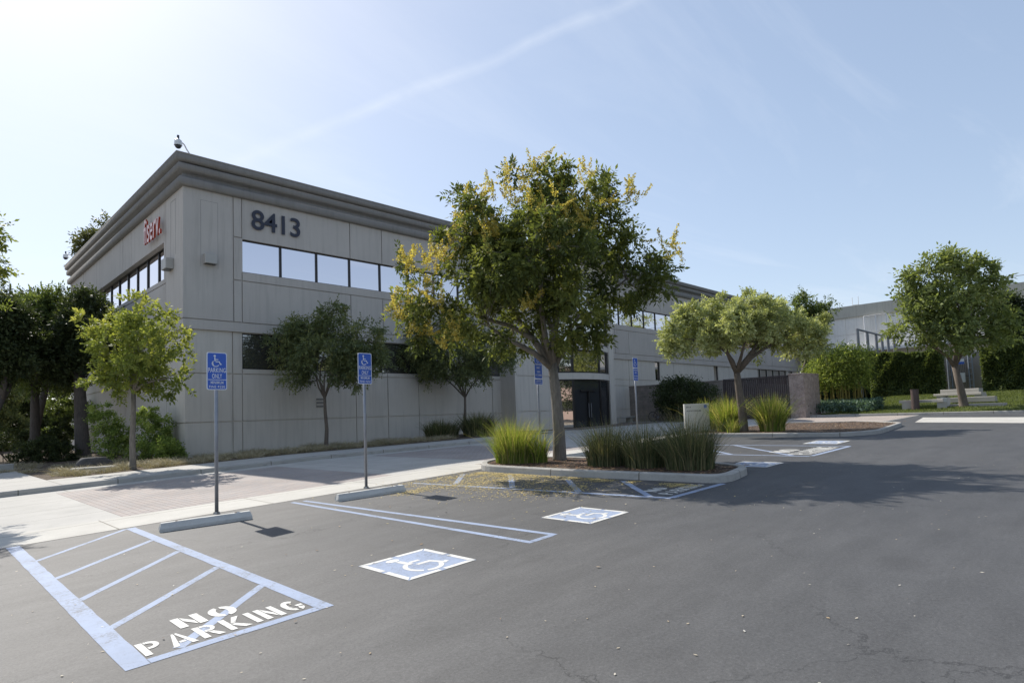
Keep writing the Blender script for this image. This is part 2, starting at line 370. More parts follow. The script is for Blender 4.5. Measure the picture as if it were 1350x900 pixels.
# ------------------------------------------------------------------ ground sheets
def sheet(name, poly, off, mat, kind='structure', parent=None, label=None, cat=None):
    bm = bmesh.new()
    vs = [bm.verts.new((p[0], p[1], 0)) for p in poly]
    f = bm.faces.new(vs)
    if f.normal.z < 0 or True:
        bm.normal_update()
        if f.normal.z < 0: f.normal_flip()
    for X in (-25, 10, 70):
        bmesh.ops.bisect_plane(bm, geom=bm.verts[:]+bm.edges[:]+bm.faces[:], plane_co=(X, 0, 0), plane_no=(1, 0, 0))
    bmesh.ops.triangulate(bm, faces=bm.faces[:])
    for v in bm.verts: v.co.z = zg(v.co.x)+off
    o = bm_obj(name, bm, mat, parent, recalc=False)
    return tag(o, label, cat, kind=kind)
def rect(x0, x1, y0, y1): return [(x0, y0), (x1, y0), (x1, y1), (x0, y1)]
sheet('ground', rect(-1500, 1500, -1500, 1500), -0.02, mat_noise('earth', (0.2, 0.17, 0.12), 0.2, 0.05, 0.95, 3, 0.2, 0.02))
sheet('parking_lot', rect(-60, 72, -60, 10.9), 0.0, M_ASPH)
sheet('concrete_band', [(-60, 10.9), (16.0, 10.9), (19.0, 12.0), (21.0, 12.2), (22.9, 11.8), (22.9, 12.9), (20.6, 13.3), (18.4, 13.1), (15.6, 12.25), (-60, 12.25)], 0.004, M_BAND)
sheet('driveway_concrete', rect(-60, 2.75, 12.25, 19.2), 0.0, M_CONC)
sheet('driveway_pavers', rect(2.75, 8.3, 12.25, 18.55), 0.0, M_PAVE)
sheet('driveway_concrete', rect(8.3, 11.6, 12.25, 18.55), 0.0, M_CONC)
sheet('driveway_pavers', rect(11.6, 16.2, 12.25, 18.55), 0.0, M_PAVE)
sheet('gutter', rect(2.75, 19.5, 18.55, 19.2), 0.0, M_CONC)
sheet('plaza', [(16.2, 12.25), (22.9, 12.25), (22.9, 11.2), (30.0, 11.2), (30.0, 7.4), (38.6, 7.4), (38.6, 25.9), (19.5, 25.9), (19.5, 18.55), (16.2, 18.55)], 0.001, M_CONC)
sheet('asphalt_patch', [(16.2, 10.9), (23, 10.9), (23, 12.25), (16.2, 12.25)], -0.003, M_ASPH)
sheet('walkway', [(29.9, 7.5), (38.55, 7.5), (38.55, 13.2), (30.5, 13.0)], 0.006, M_PAVE2)
sheet('entrance_mat', rect(27.2, 36.5, 21.6, 24.6), 0.006, mat_pavers('entrance_pavers', (0.17, 0.13, 0.115), (0.19, 0.15, 0.13)))
sheet('concrete_swale', [(28.6, 2.2), (28.2, -14), (32.8, -14), (33.6, 2.6), (35.3, 6.6), (30.4, 6.0)], 0.006, M_BAND)
sheet('sidewalk', rect(-60, 3.0, 19.34, 34), 0.13, M_CONC)
sheet('sidewalk', [(3.0, 19.34), (19.5, 19.34), (19.5, 20.9), (14, 21.1), (3.0, 21.75)], 0.13, M_CONC)
sheet('planting_bed', [(3.0, 21.75), (14, 21.1), (19.5, 20.9), (24.9, 21.4), (24.9, 25.9), (3.0, 25.9)], 0.125, M_SOIL)
sheet('planting_bed', [(3.0, 25.9), (7.9, 25.9), (7.9, 60), (-8, 60), (-8, 34), (3.0, 34)], 0.125, M_SOIL)

def kerb(path, wdt=0.15, h=0.13, name='kerb', side=1, mat=None, base=-0.03, label=None):
    """kerb stone run along a path of x,y points; side = which side of the path the stone lies"""
    pts = [Vector((p[0], p[1])) for p in path]
    seg = [pts[0]]
    for a, b in zip(pts[:-1], pts[1:]):
        n = max(1, int((b-a).length/1.5))
        for i in range(1, n+1): seg.append(a+(b-a)*i/n)
    bm = bmesh.new(); rings = []
    for i, p in enumerate(seg):
        d0 = (seg[i]-seg[i-1]).normalized() if i > 0 else None
        d1 = (seg[i+1]-seg[i]).normalized() if i < len(seg)-1 else None
        d = ((d0 or d1)+(d1 or d0)).normalized(); nrm = Vector((-d.y, d.x))*side
        k = 1.0/max(0.5, nrm.dot(Vector((-(d1 or d0).y, (d1 or d0).x))*side))
        z = zg(p.x); q = p+nrm*wdt*k; c1 = p+nrm*0.02*k; c2 = p+nrm*(wdt-0.015)*k
        rings.append([bm.verts.new((p.x, p.y, z+base)), bm.verts.new((p.x+nrm.x*0.01, p.y+nrm.y*0.01, z+h-0.025)), bm.verts.new((c1.x+nrm.x*.012, c1.y+nrm.y*.012, z+h)),
                      bm.verts.new((c2.x, c2.y, z+h)), bm.verts.new((q.x, q.y, z+h-0.015)), bm.verts.new((q.x, q.y, z+base))])
    for A, B in zip(rings[:-1], rings[1:]):
        for k in range(6): bm.faces.new((A[k], A[(k+1) % 6], B[(k+1) % 6], B[k]))
    bm.faces.new(rings[0][::-1]); bm.faces.new(rings[-1])
    o = bm_obj(name, bm, mat or M_KERB); return tag(o, label, kind='structure')
kerb([(-60, 19.2), (19.5, 19.2)], side=1)
# near island
def rounded(poly, r=0.4, n=5):
    out = []
    L = len(poly)
    for i in range(L):
        p = Vector(poly[i]); a = Vector(poly[i-1]); b = Vector(poly[(i+1) % L])
        rr = min(r, (a-p).length*0.45, (b-p).length*0.45)
        s = p+(a-p).normalized()*rr; e = p+(b-p).normalized()*rr
        for k in range(n+1):
            t = k/n; out.append(tuple((1-t)**2*s + 2*(1-t)*t*p + t*t*e))
    return out
def island(name, poly, r, mat_in, h=0.14):
    P = rounded(poly, r); P2 = P+[P[0]]
    kerb(P2, 0.16, h, name='island_kerb', side=1)
    # fill, inset
    cx = sum(p[0] for p in P)/len(P); cy = sum(p[1] for p in P)/len(P)
    ins = []
    L = len(P)
    for i in range(L):
        a = Vector(P[i-1]); b = Vector(P[(i+1) % L]); d = (b-a)
        if d.length < 1e-6: continue
        d.normalize(); n = Vector((-d.y, d.x)); ins.append(tuple(Vector(P[i])+n*0.13))
    sheet(name, ins, h-0.03, mat_in)
# counter-clockwise outlines so that the stone lies inside
NEAR_ISL = [(9.72, 4.62), (11.35, 4.9), (11.95, 6.4), (12.0, 10.2), (11.3, 11.6), (10.3, 11.35), (9.62, 10.6), (9.55, 8.0)]
island('island_mulch', NEAR_ISL, 0.5, M_MULCH)
FAR_ISL = [(21.25, 6.2), (22.6, 5.45), (27.8, 5.85), (29.6, 7.6), (29.3, 11.0), (22.4, 12.3), (21.2, 11.6)]
island('island_mulch', FAR_ISL, 0.6, M_MULCH)
# corner of a kerbed island at the right edge of the picture
island('island_pavement', [(12.25, -4.0), (16.5, -4.0), (16.5, 0.95), (14.2, 1.16), (12.25, 1.0)], 0.3, M_BAND, h=0.12)
# lawn berm
def zlawn(X): return zg(38.6)+0.13 + max(0, X-39.0)*0.066
def lawn_grid():
    V = []; Fq = []
    xs = np.concatenate([np.linspace(38.75, 60, 30)]); ys = np.linspace(-40, 12.6, 60)
    for x in xs:
        for y in ys: V.append((x, y, zlawn(x) + 0.03*math.sin(x*0.9+y*0.4)))
    n = len(ys)
    for i in range(len(xs)-1):
        for j in range(n-1): Fq.append((i*n+j, (i+1)*n+j, (i+1)*n+j+1, i*n+j+1))
    return np_mesh('lawn', V, Fq)
tag(mesh_obj('lawn', lawn_grid(), M_LAWN), kind='structure')
kerb([(38.6, 13.3), (38.6, 7.0), (38.2, 2.0), (38.0, -40)], side=1, h=0.14)
kerb([(38.6, 13.3), (60, 13.3)], side=-1, h=0.14)
def at_lawn(x, y):
    d = dray(x, y); lo, hi = 30.0, 70.0
    for _ in range(60):
        m = (lo+hi)/2; P = d*(m/d[0])+CAM
        if P[2] > zlawn(m): lo = m
        else: hi = m
    return d*(lo/d[0])+CAM

# ------------------------------------------------------------------ painted markings
PAINT_Z = 0.002
def stripe_poly(a, b, wd, off=PAINT_Z, wob=0.012, seed=0, cut=None):
    """long strip with slightly uneven edges"""
    rnd = random.Random(seed); a = Vector(a); b = Vector(b); L = (b-a).length; d = (b-a)/L; n = Vector((-d.y, d.x))
    k = max(2, int(L/0.22)); lft = []; rgt = []
    for i in range(k+1):
        p = a+d*L*i/k
        lft.append(p+n*(wd/2+rnd.uniform(-wob, wob)*0.6)); rgt.append(p-n*(wd/2+rnd.uniform(-wob, wob)*0.6))
    return lft, rgt
def strips_obj(name, segs, mat, parent, off=PAINT_Z, seed=0):
    for i, (a, b, wd) in enumerate(segs):
        l, r = stripe_poly(a, b, wd, seed=seed+i, wob=0.006); V = []; Fq = []
        for p, q in zip(l, r): V += [(p.x, p.y, zg(p.x)+off), (q.x, q.y, zg(q.x)+off)]
        for k in range(len(l)-1): Fq.append((2*k+1, 2*k+3, 2*k+2, 2*k))
        mesh_obj(name, np_mesh(name, V, Fq), mat, parent)
def text_mesh(txt, size=1.0, ext=0.0, bold=0.0, sx=1.0, align='LEFT', spacing=1.0):
    cu = bpy.data.curves.new('lettering', 'FONT'); cu.body = txt; cu.size = size; cu.extrude = ext; cu.offset = bold; cu.align_x = align; cu.space_character = spacing
    o = bpy.data.objects.new('tmp', cu); C.objects.link(o)
    dg = bpy.context.evaluated_depsgraph_get(); dg.update()
    me = bpy.data.meshes.new_from_object(o.evaluated_get(dg)); bpy.data.objects.remove(o); bpy.data.curves.remove(cu)
    for v in me.vertices: v.co.x *= sx
    return me
def text_size(me):
    xs = [v.co.x for v in me.vertices]; ys = [v.co.y for v in me.vertices]; return min(xs), max(xs), min(ys), max(ys)
# stencil letters (strokes with gaps), unit cell 0..w by 0..1
def q(*p): return list(p)
W_ = 0.17
STEN = {
 'N': (0.62, [[(0,0),(W_,0),(W_,0.78),(0,1)], [(0,1.0),(0.16,1.0),(0.62,0.24),(0.62,0),(0.47,0),(0.195,0.50),(0.195,0.70)][:0] or [(0.205,0.72),(0.40,0.35),(0.40,0.35),(0.205,0.45)][:0] or [(0.02,1),(0.2,1),(0.60,0.0),(0.42,0.0)], [(0.62-W_+0.03,0.42),(0.62,0.02),(0.62,1),(0.62-W_+0.03,1)]]),
}
def rectp(x0, y0, x1, y1): return [(x0, y0), (x1, y0), (x1, y1), (x0, y1)]
def arcp(cx, cy, rx, ry, w, a0, a1, n=10):
    o = [(cx+rx*math.cos(R(a0+(a1-a0)*i/n)), cy+ry*math.sin(R(a0+(a1-a0)*i/n))) for i in range(n+1)]
    i_ = [(cx+(rx-w)*math.cos(R(a0+(a1-a0)*i/n)), cy+(ry-w)*math.sin(R(a0+(a1-a0)*i/n))) for i in range(n, -1, -1)]
    return o+i_
W = 0.20
STEN = {
 'N': (0.66, [rectp(0,0,W,1), [(0.20,1),(0.37,1),(0.37+0.09,0.0+0.62),(0.46,0.40),(0.46,0.0),(0.46,0.0)][:0] or [(0.225,0.98),(0.225,0.58),(0.435,0.02),(0.435,0.42)], rectp(0.46,0,0.66,1)]),
 'O': (0.66, [arcp(0.30,0.5,0.30,0.5,W,95,265), arcp(0.36,0.5,0.30,0.5,W,-85,85)]),
 'P': (0.58, [rectp(0,0,W,1), arcp(0.28,0.71,0.30,0.29,0.15,-88,88), rectp(0.225,0.42,0.279,0.57), rectp(0.225,0.85,0.279,1.0)]),
 'A': (0.70, [[(0,0),(0.17,0),(0.33,0.86),(0.33,1),(0.27,1)], [(0.53,0),(0.70,0),(0.43,1),(0.37,1),(0.37,0.86)], rectp(0.26,0.22,0.44,0.36)]),
 'R': (0.64, [rectp(0,0,W,1), arcp(0.30,0.72,0.30,0.28,0.14,-88,88), rectp(0.225,0.44,0.299,0.58), rectp(0.225,0.86,0.299,1.0), [(0.44,0),(0.64,0),(0.44,0.42),(0.27,0.42)]]),
 'K': (0.66, [rectp(0,0,W,1), [(0.225,0.53),(0.46,1),(0.68,1),(0.36,0.51)], [(0.225,0.49),(0.36,0.47),(0.68,0),(0.45,0),(0.235,0.34)]]),
 'I': (0.17, [rectp(0,0,W,1)]),
 'G': (0.68, [arcp(0.32,0.5,0.32,0.5,W,50,262), arcp(0.38,0.5,0.26,0.5,W,-85,-30), rectp(0.40,0.36,0.64,0.5)]),
}
def stencil(txt, x0, y0, width, height, parent, seed=0, off=0.004):
    tot = sum(STEN[c][0] for c in txt)+0.17*(len(txt)-1); k = width/tot; x = 0
    for c in txt:
        wd, polys = STEN[c]; bm = bmesh.new()
        for p in polys:
            vs = [bm.verts.new((x0+(x+a)*k, y0+b*height, 0)) for a, b in p]
            try: bm.faces.new(vs)
            except Exception: pass
        bmesh.ops.triangulate(bm, faces=bm.faces[:])
        for f in bm.faces:
            f.normal_update()
            if f.normal.z < 0: f.normal_flip()
        for v in bm.verts: v.co.z = zg(v.co.x)+off
        bm_obj('letter', bm, M_WHITEP, parent, recalc=False)
        x += wd+0.17
def isa_polys():
    """wheelchair symbol in a unit square: list of polygons"""
    P = []
    P.append([(0.36+0.075*math.cos(2*math.pi*i/14), 0.85+0.075*math.sin(2*math.pi*i/14)) for i in range(14)])
    P.append([(0.33, 0.76), (0.40, 0.76), (0.415, 0.47), (0.345, 0.47)])
    P.append([(0.418, 0.62), (0.418, 0.56), (0.58, 0.56), (0.58, 0.62)])
    P.append([(0.418, 0.47), (0.418, 0.40), (0.61, 0.40), (0.70, 0.20), (0.80, 0.24), (0.78, 0.30), (0.735, 0.283), (0.655, 0.47)])
    n = 22; a0, a1 = 128, 330; cx, cy, ro, ri = 0.42, 0.30, 0.245, 0.185
    P.append([(cx+ro*math.cos(R(a0+(a1-a0)*i/n)), cy+ro*math.sin(R(a0+(a1-a0)*i/n))) for i in range(n+1)] +
             [(cx+ri*math.cos(R(a0+(a1-a0)*i/n)), cy+ri*math.sin(R(a0+(a1-a0)*i/n))) for i in range(n, -1, -1)])
    return P
def isa_stencil():
    """road version with stencil gaps"""
    P = isa_polys()[:4]
    P[0] = [(0.33+0.10*math.cos(2*math.pi*i/14), 0.84+0.07*math.sin(2*math.pi*i/14)) for i in range(14)]
    P[1] = [(0.31, 0.75), (0.39, 0.75), (0.42, 0.50), (0.33, 0.50)]
    for a0, a1 in ((120, 232), (244, 345)):
        n = 12; cx, cy, ro, ri = 0.44, 0.33, 0.265, 0.20
        P.append([(cx+ro*math.cos(R(a0+(a1-a0)*i/n)), cy+ro*math.sin(R(a0+(a1-a0)*i/n))) for i in range(n+1)] +
                 [(cx+ri*math.cos(R(a0+(a1-a0)*i/n)), cy+ri*math.sin(R(a0+(a1-a0)*i/n))) for i in range(n, -1, -1)])
    return P
def poly_bm(polys, fx):
    bm = bmesh.new()
    for p in polys:
        vs = [bm.verts.new(fx(a, b)) for a, b in p]
        bm.faces.new(vs)
    bmesh.ops.triangulate(bm, faces=bm.faces[:])
    return bm
def flip_to(bm, d):
    d = Vector(d)
    for f in bm.faces:
        f.normal_update()
        if f.normal.dot(d) < 0: f.normal_flip()
def isa_marking(x0, x1, y0, y1, label):
    e = empty('accessible_symbol_marking', ((x0+x1)/2, (y0+y1)/2, zg((x0+x1)/2)), label, 'road marking', 'accessible parking symbols painted on the asphalt')
    V = [(x, y, zg(x)+0.002) for x, y in rect(x0, x1, y0, y1)]
    mesh_obj('blue_field', np_mesh('blue_field', V, [(0, 1, 2, 3)]), M_BLUEP, e)
    w_, h_ = x1-x0, y1-y0; t_ = 0.062; g_ = 0.012
    bars = []
    for (a, b) in ((0, 0.48), (0.52, 1)):
        bars += [[(x0+w_*a+g_, y0), (x0+w_*b-g_, y0), (x0+w_*b-g_-(t_ if b == 1 else 0), y0+t_), (x0+w_*a+g_+(t_ if a == 0 else 0), y0+t_)],
                 [(x0+w_*a+g_, y1), (x0+w_*b-g_, y1), (x0+w_*b-g_-(t_ if b == 1 else 0), y1-t_), (x0+w_*a+g_+(t_ if a == 0 else 0), y1-t_)],
                 [(x0, y0+h_*a+g_), (x0, y0+h_*b-g_), (x0+t_, y0+h_*b-g_-(t_ if b == 1 else 0)), (x0+t_, y0+h_*a+g_+(t_ if a == 0 else 0))],
                 [(x1, y0+h_*a+g_), (x1, y0+h_*b-g_), (x1-t_, y0+h_*b-g_-(t_ if b == 1 else 0)), (x1-t_, y0+h_*a+g_+(t_ if a == 0 else 0))]]
    bm = poly_bm(bars, lambda a, b: (a, b, zg(a)+0.004)); flip_to(bm, (0, 0, 1)); bm_obj('white_border', bm, M_WHITEP, e, recalc=False)
    bm = poly_bm(isa_stencil(), lambda a, b: (x0+w_*(0.08+0.9*a), y0+h_*(0.04+0.94*b), zg(x0+w_*(0.08+0.9*a))+0.004)); flip_to(bm, (0, 0, 1)); bm_obj('wheelchair_symbol', bm, M_WHITEP, e, recalc=False)
isa_marking(3.34, 4.18, 4.72, 5.60, 'blue square with white wheelchair symbol nearest the camera, in the stall of the leftmost sign')
isa_marking(6.12, 6.98, 4.74, 5.58, 'blue square with white wheelchair symbol in the second stall, past the narrow double line')
isa_marking(12.25, 13.2, 5.0, 5.9, 'wheelchair symbol square in the tree shadow, past the rounded end of the near island')
isa_marking(18.35, 19.6, 5.5, 6.42, 'pale wheelchair symbol square just in front of the far island kerb')
def aisle(label, lines, hatches, txt=None, seed=0):
    xs = [p[0] for l in lines for p in l[:2]]; ys = [p[1] for l in lines for p in l[:2]]
    cx = sum(xs)/len(xs); cy = sum(ys)/len(ys)
    e = empty('access_aisle_marking', (cx, cy, zg(cx)), label, 'road marking', 'blue hatched access aisles painted on the asphalt')
    strips_obj('border_line', lines, M_BLUEP, e, seed=seed, off=0.0028)
    strips_obj('hatch_line', hatches, M_BLUEP, e, seed=seed+20, off=0.0015)
    if txt:
        for s, x0, y0, wd, h in txt: stencil(s, x0, y0, wd, h, e)
    return e
aisle('blue hatched aisle with white NO PARKING lettering, nearest the camera at the left',
      [((1.14, 10.88), (1.14, 4.66), 0.15), ((2.53, 10.82), (2.50, 4.68), 0.125), ((1.216, 4.715), (2.44, 4.725), 0.10)],
      [((1.20, 9.40), (2.46, 10.78), 0.075), ((1.20, 8.10), (2.46, 9.40), 0.08), ((1.20, 6.88), (2.46, 8.28), 0.08), ((1.20, 5.72), (2.46, 6.98), 0.085), ((1.42, 4.80), (2.46, 5.84), 0.085)],
      [('PARKING', 1.225, 4.82, 1.20, 0.31), ('NO', 1.56, 5.21, 0.46, 0.29)], 1)
aisle('blue hatched aisle with NO PARKING lettering, strewn with yellow petals beside the near island kerb',
      [((7.62, 10.5), (8.16, 4.78), 0.11), ((8.2, 4.80), (9.75, 4.72), 0.11)],
      [((7.86, 9.44), (9.02, 10.56), 0.11), ((7.98, 7.95), (9.38, 9.40), 0.11), ((8.10, 6.5), (9.4, 7.85), 0.11), ((8.16, 5.15), (9.42, 6.5), 0.11)],
      [('PARKING', 8.42, 4.92, 1.12, 0.26), ('NO', 8.55, 5.28, 0.42, 0.25)], 60)
aisle('blue hatched aisle with big NO PARKING lettering in the sun behind the near island',
      [((14.7, 10.6), (14.7, 5.0), 0.11), ((17.65, 10.6), (17.65, 4.95), 0.11), ((14.8, 4.98), (17.6, 4.98), 0.11)],
      [((14.78, 8.6), (16.8, 10.6), 0.11), ((14.78, 6.9), (17.6, 9.7), 0.11), ((14.78, 5.4), (17.6, 8.1), 0.11)],
      [('PARKING', 15.1, 5.1, 2.2, 0.55), ('NO', 15.5, 5.75, 0.9, 0.5)], 90)
e = empty('double_stall_line', (5.2, 7.5, zg(5.2)), 'pair of long blue lines closed at the near end, between the first and second stalls', 'road marking')
strips_obj('stall_line', [((5.04, 10.66), (5.02, 4.72), 0.085), ((5.24, 10.6), (5.45, 4.74), 0.085), ((5.07, 4.76), (5.41, 4.77), 0.085)], M_BLUEP, e, seed=44)

# ------------------------------------------------------------------ building
def panel_wall(name, org, ud, nd, u0, u1, z0, z1, holes, vgr, hgr, mat, parent, gw=0.042, gd=0.055, hd=0.16, cap0=True):
    """wall face with real recessed joints and window openings. nd = outward normal"""
    org = Vector(org); ud = Vector(ud); nd = Vector(nd)
    us = {u0, u1}; zs = {z0, z1}
    for h in holes: us |= {h[0], h[1]}; zs |= {h[2], h[3]}
    for g in vgr: us |= {g[0]-gw/2, g[0]+gw/2}; zs |= {g[1], g[2]}
    for g in hgr: zs |= {g[0]-gw/2, g[0]+gw/2}; us |= {g[1], g[2]}
    us = sorted(u for u in us if u0-1e-6 <= u <= u1+1e-6); zs = sorted(z for z in zs if z0-1e-6 <= z <= z1+1e-6)
    def clean(a):
        r = [a[0]]
        for x in a[1:]:
            if x-r[-1] > 1e-4: r.append(x)
        return r
    us = clean(us); zs = clean(zs)
    nu, nz_ = len(us)-1, len(zs)-1; D = np.zeros((nu, nz_))
    for i in range(nu):
        for j in range(nz_):
            u = (us[i]+us[i+1])/2; z = (zs[j]+zs[j+1])/2; d = 0
            for g in vgr:
                if abs(u-g[0]) < gw/2 and g[1] <= z <= g[2]: d = gd
            for g in hgr:
                if abs(z-g[0]) < gw/2 and g[1] <= u <= g[2]: d = gd
            for h in holes:
                if h[0] < u < h[1] and h[2] < z < h[3]: d = h[4] if len(h) > 4 else hd
            D[i, j] = d
    V = []; Fq = []
    def P(u, z, d): p = org+ud*u-nd*d; return (p.x, p.y, z)
    def quad(a, b, c, d_): k = len(V); V.extend([a, b, c, d_]); Fq.append((k, k+1, k+2, k+3))
    ishole = lambda d: d > gd+1e-6
    for i in range(nu):
        for j in range(nz_):
            d = D[i, j]; a, b, c, e_ = us[i], us[i+1], zs[j], zs[j+1]
            if not ishole(d): quad(P(a, c, d), P(b, c, d), P(b, e_, d), P(a, e_, d))
            if i+1 < nu and abs(D[i+1, j]-d) > 1e-6: quad(P(b, c, d), P(b, c, D[i+1, j]), P(b, e_, D[i+1, j]), P(b, e_, d))
            if j+1 < nz_ and abs(D[i, j+1]-d) > 1e-6: quad(P(a, e_, d), P(b, e_, d), P(b, e_, D[i, j+1]), P(a, e_, D[i, j+1]))
    # end caps, top and underside
    T = 0.35
    if cap0: quad(P(u0, z0, 0), P(u0, z1, 0), P(u0, z1, T), P(u0, z0, T))
    quad(P(u1, z0, 0), P(u1, z1, 0), P(u1, z1, T), P(u1, z0, T))
    quad(P(u0, z1, 0), P(u1, z1, 0), P(u1, z1, T), P(u0, z1, T)); quad(P(u0, z0, 0), P(u1, z0, 0), P(u1, z0, T), P(u0, z0, T))
    return mesh_obj(name, np_mesh(name, V, Fq), mat, parent)
def window(org, ud, nd, u0, u1, z0, z1, dpt, parent, glass, fw=0.045, name='window', rnd=None):
    org = Vector(org); ud = Vector(ud); nd = Vector(nd)
    def P(u, z, d): p = org+ud*u-nd*d; return Vector((p.x, p.y, z))
    rr = rnd or random
    # panes lean a hair out of plane, as real glazing does
    t1 = rr.uniform(-0.003, 0.003); t2 = rr.uniform(-0.003, 0.003)
    V = [P(u0, z0, dpt+t1), P(u1, z0, dpt+t2), P(u1, z1, dpt-t1), P(u0, z1, dpt-t2)]
    pane = mesh_obj(name, np_mesh(name, V, [(0, 1, 2, 3)]), glass, parent)
    bm = bmesh.new()
    for (a, b, c, d) in ((u0, u0+fw, z0, z1), (u1-fw, u1, z0, z1), (u0+fw, u1-fw, z0, z0+fw), (u0+fw, u1-fw, z1-fw, z1)):
        ps = [P(a, c, dpt-0.05), P(b, c, dpt-0.05), P(b, d, dpt-0.05), P(a, d, dpt-0.05), P(a, c, dpt+0.01), P(b, c, dpt+0.01), P(b, d, dpt+0.01), P(a, d, dpt+0.01)]
        vs = [bm.verts.new(p) for p in ps]
        for f in ((0, 1, 2, 3), (7, 6, 5, 4), (0, 4, 5, 1), (1, 5, 6, 2), (2, 6, 7, 3), (3, 7, 4, 0)): bm.faces.new([vs[k] for k in f])
    bm_obj('frame', bm, M_FRAME, pane)
    return pane
B = empty('office_building', (7.75, 25.6, 0.25), 'two storey grey stucco office building with a stepped cornice and the number 8413', 'building')
rg = random.Random(5)
YF, XL = 25.6, 7.75
UPZ0, UPZ1 = 5.47, 11.2
# front upper: u = X
frt = ((0, YF, 0), (1, 0, 0), (0, -1, 0))
pitch = 1.71
strip1 = [(10.05+pitch*i, 10.05+pitch*(i+1)) for i in range(10)]     # to 27.15
strip2 = [(36.0+pitch*i, 36.0+pitch*(i+1)) for i in range(20)]       # to 70.2
H1 = (10.05, strip1[-1][1], 8.01, 9.43); H2 = (36.0, strip2[-1][1], 8.01, 9.43)
vg = [(9.68, 5.87, 11.2), (10.03, 5.87, 8.0), (10.03, 9.45, 11.2)]
for x in (15.15, 16.95, 22.1, 23.9, 36.9, 38.7, 43.5, 45.3, 50.4, 52.2, 57.3, 59.1, 64.2, 66.0, 72.0): vg += [(x, 9.45, 11.2), (x, 5.88, 7.62)]
hg = [(7.64, 9.68, 27.6), (7.64, 35.4, 74), (5.87, 7.75, 27.6), (5.87, 35.4, 74), (9.47, 9.68, 10.03)]
panel_wall('upper_wall', *frt, 7.75, 27.75, UPZ0, UPZ1, [H1], vg, hg, M_WALL, B, cap0=False)
panel_wall('upper_wall', *frt, 35.3, 74.3, UPZ0, UPZ1, [H2], vg, hg, M_WALL, B)
# incised tall panel outlines by the corner
for (a, b, c, d) in ((8.40, 8.412, 8.0, 10.75), (9.06, 9.072, 8.0, 10.75), (8.412, 9.06, 10.738, 10.75)):
    bm = bmesh.new(); box(bm, a, b, YF-0.0015, YF+0.01, c, d); bm_obj('joint', bm, M_CORN, B)
# left upper: u = Y
lft = ((XL, 0, 0), (0, 1, 0), (-1, 0, 0))
lstrip = [(28.05+i*1.72, 28.05+(i+1)*1.72) for i in range(9)]
HL = (28.05, lstrip[-1][1], 7.85, 9.43)
vgl = [(27.8, 5.87, 11.2), (28.03, 5.87, 7.82), (28.03, 9.46, 11.2), (33.2, 9.46, 11.2), (34.8, 9.46, 11.2), (40.5, 9.46, 11.2), (43.5, 5.9, 11.2), (44.0, 5.9, 11.2)]
panel_wall('upper_wall', *lft, 25.6, 48.0, UPZ0, UPZ1, [HL], vgl, [(5.87, 25.6, 48.0), (7.64, 27.8, 48)], M_WALL, B, hd=0.3, cap0=False)
for (a, b, c, d) in ((26.5, 26.52, 8.6, 10.9), (27.12, 27.14, 8.0, 10.9), (26.52, 27.12, 10.88, 10.9)):
    bm = bmesh.new(); box(bm, XL-0.004, XL+0.01, a, b, c, d); bm_obj('joint', bm, M_CORN, B)
# lower walls, set back 0.1
flo = ((0, YF+0.1, 0), (1, 0, 0), (0, -1, 0)); llo = ((XL+0.1, 0, 0), (0, 1, 0), (-1, 0, 0))
LW1 = (10.05, 10.05+pitch*9, 3.93, 5.44)
smalls = [(42.4, 43.15), (52.5, 53.35), (62.2, 63.0), (63.05, 64.75), (64.8, 66.5), (66.55, 68.25), (68.3, 70.0), (70.6, 71.9)]
vlo = [(9.66, -0.2, 5.47), (10.05, -0.2, 3.9)] + [(x, -0.2, 3.9) for x in (15.4, 17.2, 19.1, 24.4)] + [(x, -0.2, 5.47) for x in (38.7, 45.3, 48.8, 55.6, 59.0)]
panel_wall('lower_wall', *flo, 7.85, 27.75, -0.3, 5.47, [LW1], vlo, [(3.72, 7.85, 27.7), (1.76, 7.85, 27.7)], M_WALLLO, B, hd=0.09, cap0=False)
panel_wall('lower_wall', *flo, 34.7, 74.3, -0.3, 5.47, [(a, b, 3.98, 5.44) for a, b in smalls], vlo, [(3.95, 34.7, 42.4), (3.5, 34.7, 74), (1.76, 34.7, 74)], M_WALLLO, B, hd=0.12)
panel_wall('lower_wall', *llo, 25.7, 48.0, -0.6, 5.47, [], [(28.03, -0.5, 5.47), (33, -0.5, 5.47), (34.6, -0.5, 5.47)], [(3.72, 25.7, 48), (1.76, 25.7, 48)], M_WALLLO, B, cap0=False)
for a, b in strip1+strip2: window(*frt, a, b, 8.01, 9.43, 0.16, B, M_GLASS, rnd=rg)
for a, b in lstrip: window(*lft, a, b, 7.85, 9.43, 0.3, B, M_GLASS, rnd=rg)
for i in range(9): window(*flo, 10.05+pitch*i, 10.05+pitch*(i+1), 3.93, 5.44, 0.09, B, M_GLASSLOW, rnd=rg)
for a, b in smalls: window(*flo, a, b, 3.98, 5.44, 0.12, B, M_GLASSD, rnd=rg)
